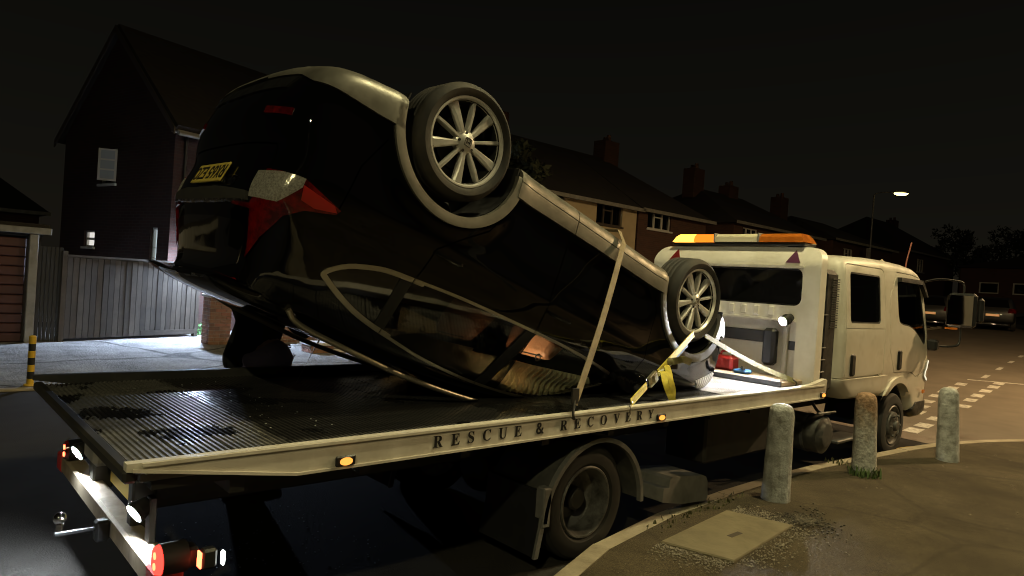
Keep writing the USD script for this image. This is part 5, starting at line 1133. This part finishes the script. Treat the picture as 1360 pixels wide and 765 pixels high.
pl_ = thing('leafy_plant', 'small bright green leafy plant at the foot of the brick wall', 'plant', (4.72, 13.95, .03))
def leaves(c, n, rad, size, seed, squash=.7):
    r = np.random.default_rng(seed); V = []; F = []
    for _ in range(n):
        d = r.normal(size=3); d /= np.linalg.norm(d); p = np.array(c) + d * np.array([1, 1, squash]) * rad * r.uniform(.3, 1) ** .6
        a = r.normal(size=3); a /= np.linalg.norm(a); b = np.cross(a, d + .01); b /= np.linalg.norm(b); s_ = size * r.uniform(.6, 1.4); k = len(V)
        V += [p - a * s_, p + b * s_ * .45, p + a * s_, p - b * s_ * .45]; F += [[k, k + 1, k + 2], [k, k + 2, k + 3]]
    return trimesh.Trimesh(np.array(V), np.array(F), process=False)
obj('foliage', leaves((4.72, 13.95, .16), 90, .18, .05, 2, .8), pm('bright_leaf', (.06, .22, .05), .6), pl_, smooth=False); obj('stem', cyl((4.72, 13.95, .0), (4.72, 13.95, .15), .01), bark_m, pl_)

# ------------------------------------------------------------------ houses along the far side
def house(name, label, x0, x1, y0, y1, base, eave, ridge, wallm, wins, hip0=0.0, hip1=0.0, chims=(), frame=frame_w, rz=0, group=None):
    h = thing(name, label, 'house', ((x0 + x1) / 2, (y0 + y1) / 2, base), group=group)
    w = box(x0, x1, y0, y1, base - 1, eave)
    for a, b, c, d in wins: w = w - box(a, b, y0 - .1, y0 + .25, c, d)
    wl_ = obj('wall', w, wallm, h)
    for a, b, c, d in wins:
        n = max(1, int(round((b - a) / .5)))
        fr2 = shapely.box(a, c, b, d)
        holes = [shapely.box(a + (b - a) * k / n + .035, c + .05, a + (b - a) * (k + 1) / n - .035, d - .05) for k in range(n)]
        f = obj('window', py(fr2.difference(shapely.union_all(holes)), y0 + .08, y0 + .14), frame, h)
        if n >= 3: obj('transom', box(a + (b - a) / n, b - (b - a) / n, y0 + .07, y0 + .13, c + (d - c) * .62, c + (d - c) * .68), frame, f)
        obj('pane', box(a + .01, b - .01, y0 + .15, y0 + .16, c + .01, d - .01), house_glass, f)
        obj('net_curtain', box(a + .01, b - .01, y0 + .20, y0 + .21, c + .02, d - .02), cab_in, f)
        obj('sill', cbox(a - .06, b + .06, y0 - .06, y0 + .1, c - .07, c - .002, .01), frame, f)
    o = .30; ym = (y0 + y1) / 2; sl = (ridge - eave) / (ym - y0)
    e0, e1 = x0 - (o if hip0 else .1), x1 + (o if hip1 else .1)
    zz = eave - o * sl + .02
    pts = [(e0, y0 - o, zz), (e1, y0 - o, zz), (e0, y1 + o, zz), (e1, y1 + o, zz), (x0 + hip0 - (0 if hip0 else .1), ym, ridge), (x1 - hip1 + (0 if hip1 else .1), ym, ridge)]
    rf = obj('roof', hullp(pts + [(p[0], p[1], p[2] - .06) for p in pts[:4]]), roof_m, h, smooth=5)
    obj('fascia', box(e0, e1, y0 - o - .03, y0 - o - .003, zz - .10, zz + .03), fascia_m, h)
    for cx, cz, cw_ in chims:
        c = obj('chimney', cbox(cx - cw_ / 2, cx + cw_ / 2, ym - .35, ym + .35, ridge - .6, cz, .02), far_brick, rf)
        for d in (-.2, .2): obj('chimney_pot', cyl((cx + d * .6, ym + d, cz), (cx + d * .6, ym + d, cz + .25), .11, .09, n=12), brick_m[2], h)
    return h
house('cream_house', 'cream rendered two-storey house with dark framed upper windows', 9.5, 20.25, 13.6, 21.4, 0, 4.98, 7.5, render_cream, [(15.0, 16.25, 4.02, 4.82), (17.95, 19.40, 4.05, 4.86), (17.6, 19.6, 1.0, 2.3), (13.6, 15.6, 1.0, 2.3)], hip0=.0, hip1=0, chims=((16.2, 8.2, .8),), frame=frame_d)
house('brick_house', 'dark brick house with white framed window joined to the cream house', 20.36, 25.0, 13.6, 21.4, 0, 5.02, 7.5, far_brick, [(20.95, 22.5, 4.18, 4.92), (21.0, 23.2, 1.2, 2.5)], hip1=2.6, chims=((22.75, 8.25, .95),))
house('dark_house', 'dark house further along the far side with two chimneys', 27.6, 36.2, 13.8, 21.2, .6, 5.3, 7.25, far_brick, [(28.4, 29.8, 4.2, 5.0), (33, 34.5, 4.2, 5.0)], hip0=2.6, hip1=1.6, chims=((29.7, 8.15, .9), (33.1, 7.75, .9)))
house('distant_house', 'distant unlit house beyond the dark two-chimney house', 38.5, 47.5, 14.0, 21.0, 1.0, 5.5, 7.0, far_brick, [(40, 41.4, 4.2, 5.0)], hip0=2.0, hip1=2.5, chims=((38.9, 7.9, .9),))
house('end_house', 'dark hipped house silhouette behind the street lamp column', 55, 66, 15.5, 24, 1.8, 6.2, 9.0, far_brick, [(57, 58.6, 4.6, 5.6)], hip0=3, hip1=3.2, chims=((63.6, 9.3, 1.0),))
house('terrace', 'long low dark terrace with pale ground floor windows at far right', 62, 100, -2, 6.0, 1.8, 5.6, 8.0, far_brick, [], hip0=3, hip1=3)
trc = thing('corner_house', 'brown brick house wall with small white windows at far right edge', 'house', (57, 9.5, 1.8))
wv = box(57.0, 65, 6.6, 12.6, .8, 5.0)
opn = [(7.2, 7.9, 3.2, 4.0), (8.6, 9.4, 3.2, 4.0), (10.2, 11.4, 3.2, 4.0)]
for a, b, c, d in opn: wv = wv - box(56.9, 57.3, a, b, c, d)
obj('wall', wv, far_brick, trc)
for a, b, c, d in opn:
    f = obj('window', px(shapely.box(a, c, b, d).difference(shapely.box(a + .08, c + .08, b - .08, d - .08)), 57.08, 57.14), frame_w, trc); obj('pane', box(57.16, 57.17, a, b, c, d), house_glass, f)
rfp = [(56.6, 6.2, 5.0), (56.6, 13, 5.0), (65.4, 6.2, 5.0), (65.4, 13, 5.0), (59.5, 9.6, 6.0), (62.5, 9.6, 6.0)]
obj('roof', hullp(rfp), roof_m, trc, smooth=5)
fh = house('far_left_house', 'small dark house roof behind the garage at far left', -2.2, 3.2, 27.0, 33, 0, 3.2, 4.6, far_brick, [], hip0=0, hip1=1.2)
# ------------------------------------------------------------------ trees
def tree(label, x, y, z, h, rad, seed):
    t = thing('garden_tree', label, 'tree', (x, y, z)); r = np.random.default_rng(seed)
    obj('trunk', [cyl((x, y, z - .1), (x + .1, y, z + h * .55), .16, .09, 10)] + [cyl((x + .05, y, z + h * .4), (x + rad * .6 * math.cos(a), y + rad * .6 * math.sin(a), z + h * .72), .07, .02, 8) for a in (0.3, 2.2, 4.4)], bark_m, t)
    l = []
    for k in range(16):
        a = r.uniform(0, 6.28); rr_ = rad * math.sqrt(r.uniform()) * .8; c = (x + rr_ * math.cos(a), y + rr_ * math.sin(a), z + h * r.uniform(.45, .92)); l.append(leaves(c, 170, rad * r.uniform(.28, .5), .16, seed * 31 + k, .8))
    obj('crown', l, leaf_m, t, smooth=False)
tree('dark leafy tree rising behind the car beside the cream house roof', 13.2, 12.9, 0, 6.6, 1.0, 3)
tree('round dark tree silhouette right of the far street lamp', 66, 15.0, 2, 7.0, 2.4, 5)
tree('dark tree silhouette above the terrace roof at far right', 70, 12.0, 2, 7.4, 2.8, 6)
tree('broad dark tree at the right edge behind the parked cars', 60, 3.2, 2, 8.0, 3.0, 8)
hg = obj('hedge', [leaves((x, 9.9 + .2 * math.sin(x), .6), 120, .55, .07, int(x * 10), .9) for x in np.arange(9.6, 24, .55)], leaf_m, smooth=False, label='dark front garden hedge below the cream and brick houses', cat='hedge', kind='stuff')

# ------------------------------------------------------------------ street lamps
def street_lamp(name, label, base, h, arm, m, group=None, big=1.0, flat=1.0):
    x, y, z = base; dx, dy = arm; t = thing(name, label, 'street lamp', base, group=group)
    obj('column', cyl((x, y, z - .3), (x, y, z + 1.3), .085, .08) + cyl((x, y, z + 1.3), (x, y, z + h), .06, .042), pole_m, t)
    obj('arm', tube(spline([(x, y, z + h - .05), (x + dx * .15, y + dy * .15, z + h + .12), (x + dx * .6, y + dy * .6, z + h + .2), (x + dx, y + dy, z + h + .2)], 6), .03), pole_m, t, smooth=60)
    c = np.array([x + dx, y + dy, z + h + .2]); d = np.array([dx, dy, 0]) / math.hypot(dx, dy); n = np.array([-d[1], d[0], 0])
    P = [c + d * a + n * b + np.array([0, 0, q_]) for a, w_ in ((-.05, .06), (.62, .11)) for b in (-w_, w_) for q_ in (.0, .10)]
    obj('lantern', hullp(P), grey_plastic, t)
    P = [c + d * (.34 + .24 * big * math.cos(a) * r_) + n * (.09 * big * math.sin(a) * r_) + np.array([0, 0, zz * big * flat]) for a in np.linspace(0, 6.2832, 16, endpoint=False) for r_, zz in ((1, -.004), (.9, -.05), (.55, -.085))]
    obj('lit_bowl', hullp(P), m, t, smooth=40)
street_lamp('street_lamp', 'tall street lamp with glowing sodium lantern beyond the truck cab', (41.49, 13.1, 1.15), 7.05, (.75, -.85), lantern_far, big=1.7)
street_lamp('street_lamp', 'street lamp whose lantern overhangs the kerb above the truck', (5.0, -3.3, .1), 8.0, (0, 1.75), lantern_m, flat=.12)
street_lamp('street_lamp', 'street lamp on the pavement round the corner ahead of the truck', (18.0, -6.0, .1), 7.6, (-.3, 1.3), lantern_o, flat=.12)
street_lamp('street_lamp', 'added street lamp out of view behind the camera, filling the rear faces', (-7.0, -7.6, .1), 7.6, (.4, 1.4), lantern_fill, flat=1.0)
obj('lamp_sign', box(0, 0, 0, 0, 0, 0) if False else cbox(41.30, 41.36, 13.0, 13.25, 4.5, 5.1, .02), fascia_m, '/World/street_lamp')

# ------------------------------------------------------------------ parked cars
pk = thing('parked_car', 'dark parked car with lit orange plate seen from behind, middle of three', 'car', (38.6, 6.2, float(zg(38.6))), rz=12, group='cars parked at far right')
ps = Polygon(chaikin([(-2.1, .35), (-2.12, .75), (-2.05, .95), (-1.85, 1.42), (-1.6, 1.48), (.1, 1.47), (.9, .98), (1.95, .82), (2.08, .55), (2.05, .28), (-2.0, .28)], 2)); sdp = SD2(ps)
HP = .05; axp = [np.arange(-2.3, 2.3, HP), np.arange(-1.05, 1.06, HP), np.arange(.15, 1.65, HP)]
Xp, Yp, Zp = np.meshgrid(*axp, indexing='ij'); FP = smax(sdp(Xp - .1 * np.abs(Yp) ** 3 * np.sign(-Xp) * 1, Zp), np.abs(Yp) - np.interp(Zp, [.2, .9, 1.5], [.84, .88, .66]), .12)
def pb_(o): return solid(FP, o, (axp[0][0], axp[1][0], axp[2][0]), HP)
pbod = pb_(0.0)
for ax in (-1.3, 1.3): pbod = pbod - Manifold.cylinder(3, .36, .36, 32).rotate((90, 0, 0)).translate((ax, 1.5, .32))
obj('body', pbod + box(-1.8, 1.8, -.6, .6, .22, .5), pm('parked_dark_paint', (.008, .008, .009), .4, coat=.4), pk, smooth=35)
psh = pb_(.008) - pb_(-.02)
obj('rear_window', psh ^ px([(-.62, 1.02), (.62, 1.02), (.52, 1.38), (-.52, 1.38)], -2.4, -1.3), dark_glass, pk)
obj('side_window', psh ^ wedge_y(Polygon([(-1.6, 1.0), (.65, 1.0), (.05, 1.38), (-1.5, 1.38)])), dark_glass, pk)
for s_ in (1, -1): obj('tail_lamp', psh ^ px([(s_ * .55, .78), (s_ * .9, .78), (s_ * .9, .98), (s_ * .60, .98)], -2.4, -1.75), red_lens, pk)
pp = obj('number_plate', cbox(-2.145, -2.125, -.26, .26, .60, .71, .004), plate_yellow, pk)
obj('plate_glow', cbox(-2.15, -2.146, -.25, .25, .61, .70, .001), emit('plate_lit', (1.0, .45, .16), .5), pk)
for ax in (-1.3, 1.3):
    for s_ in (1, -1):
        m = revolve_y([(.2, 0), (.3, .01), (.32, -.02), (.32, -.17), (.2, -.19)], 28); r_ = revolve_y([(.0, -.01), (.19, -.005), (.2, -.02), (.2, -.15), (0, -.15)], 28)
        for nm, q_, mt in (('tyre', m, rubber), ('rim', r_, steel)):
            q_ = q_.copy()
            if s_ < 0: q_.vertices[:, 1] *= -1; q_.invert()
            q_.apply_translation([ax, s_ * .87, .32]); obj(nm, q_, mt, pk)
copy_of(pk, 'parked_car', (36.5, 8.3, float(zg(36.5))), 16, 'dark parked car half hidden by the truck mirror, leftmost of three', 'car', 'cars parked at far right')
copy_of(pk, 'parked_car', (39.8, 3.9, float(zg(39.8))), 8, 'dark parked car cut off by the right edge of the view', 'car', 'cars parked at far right')
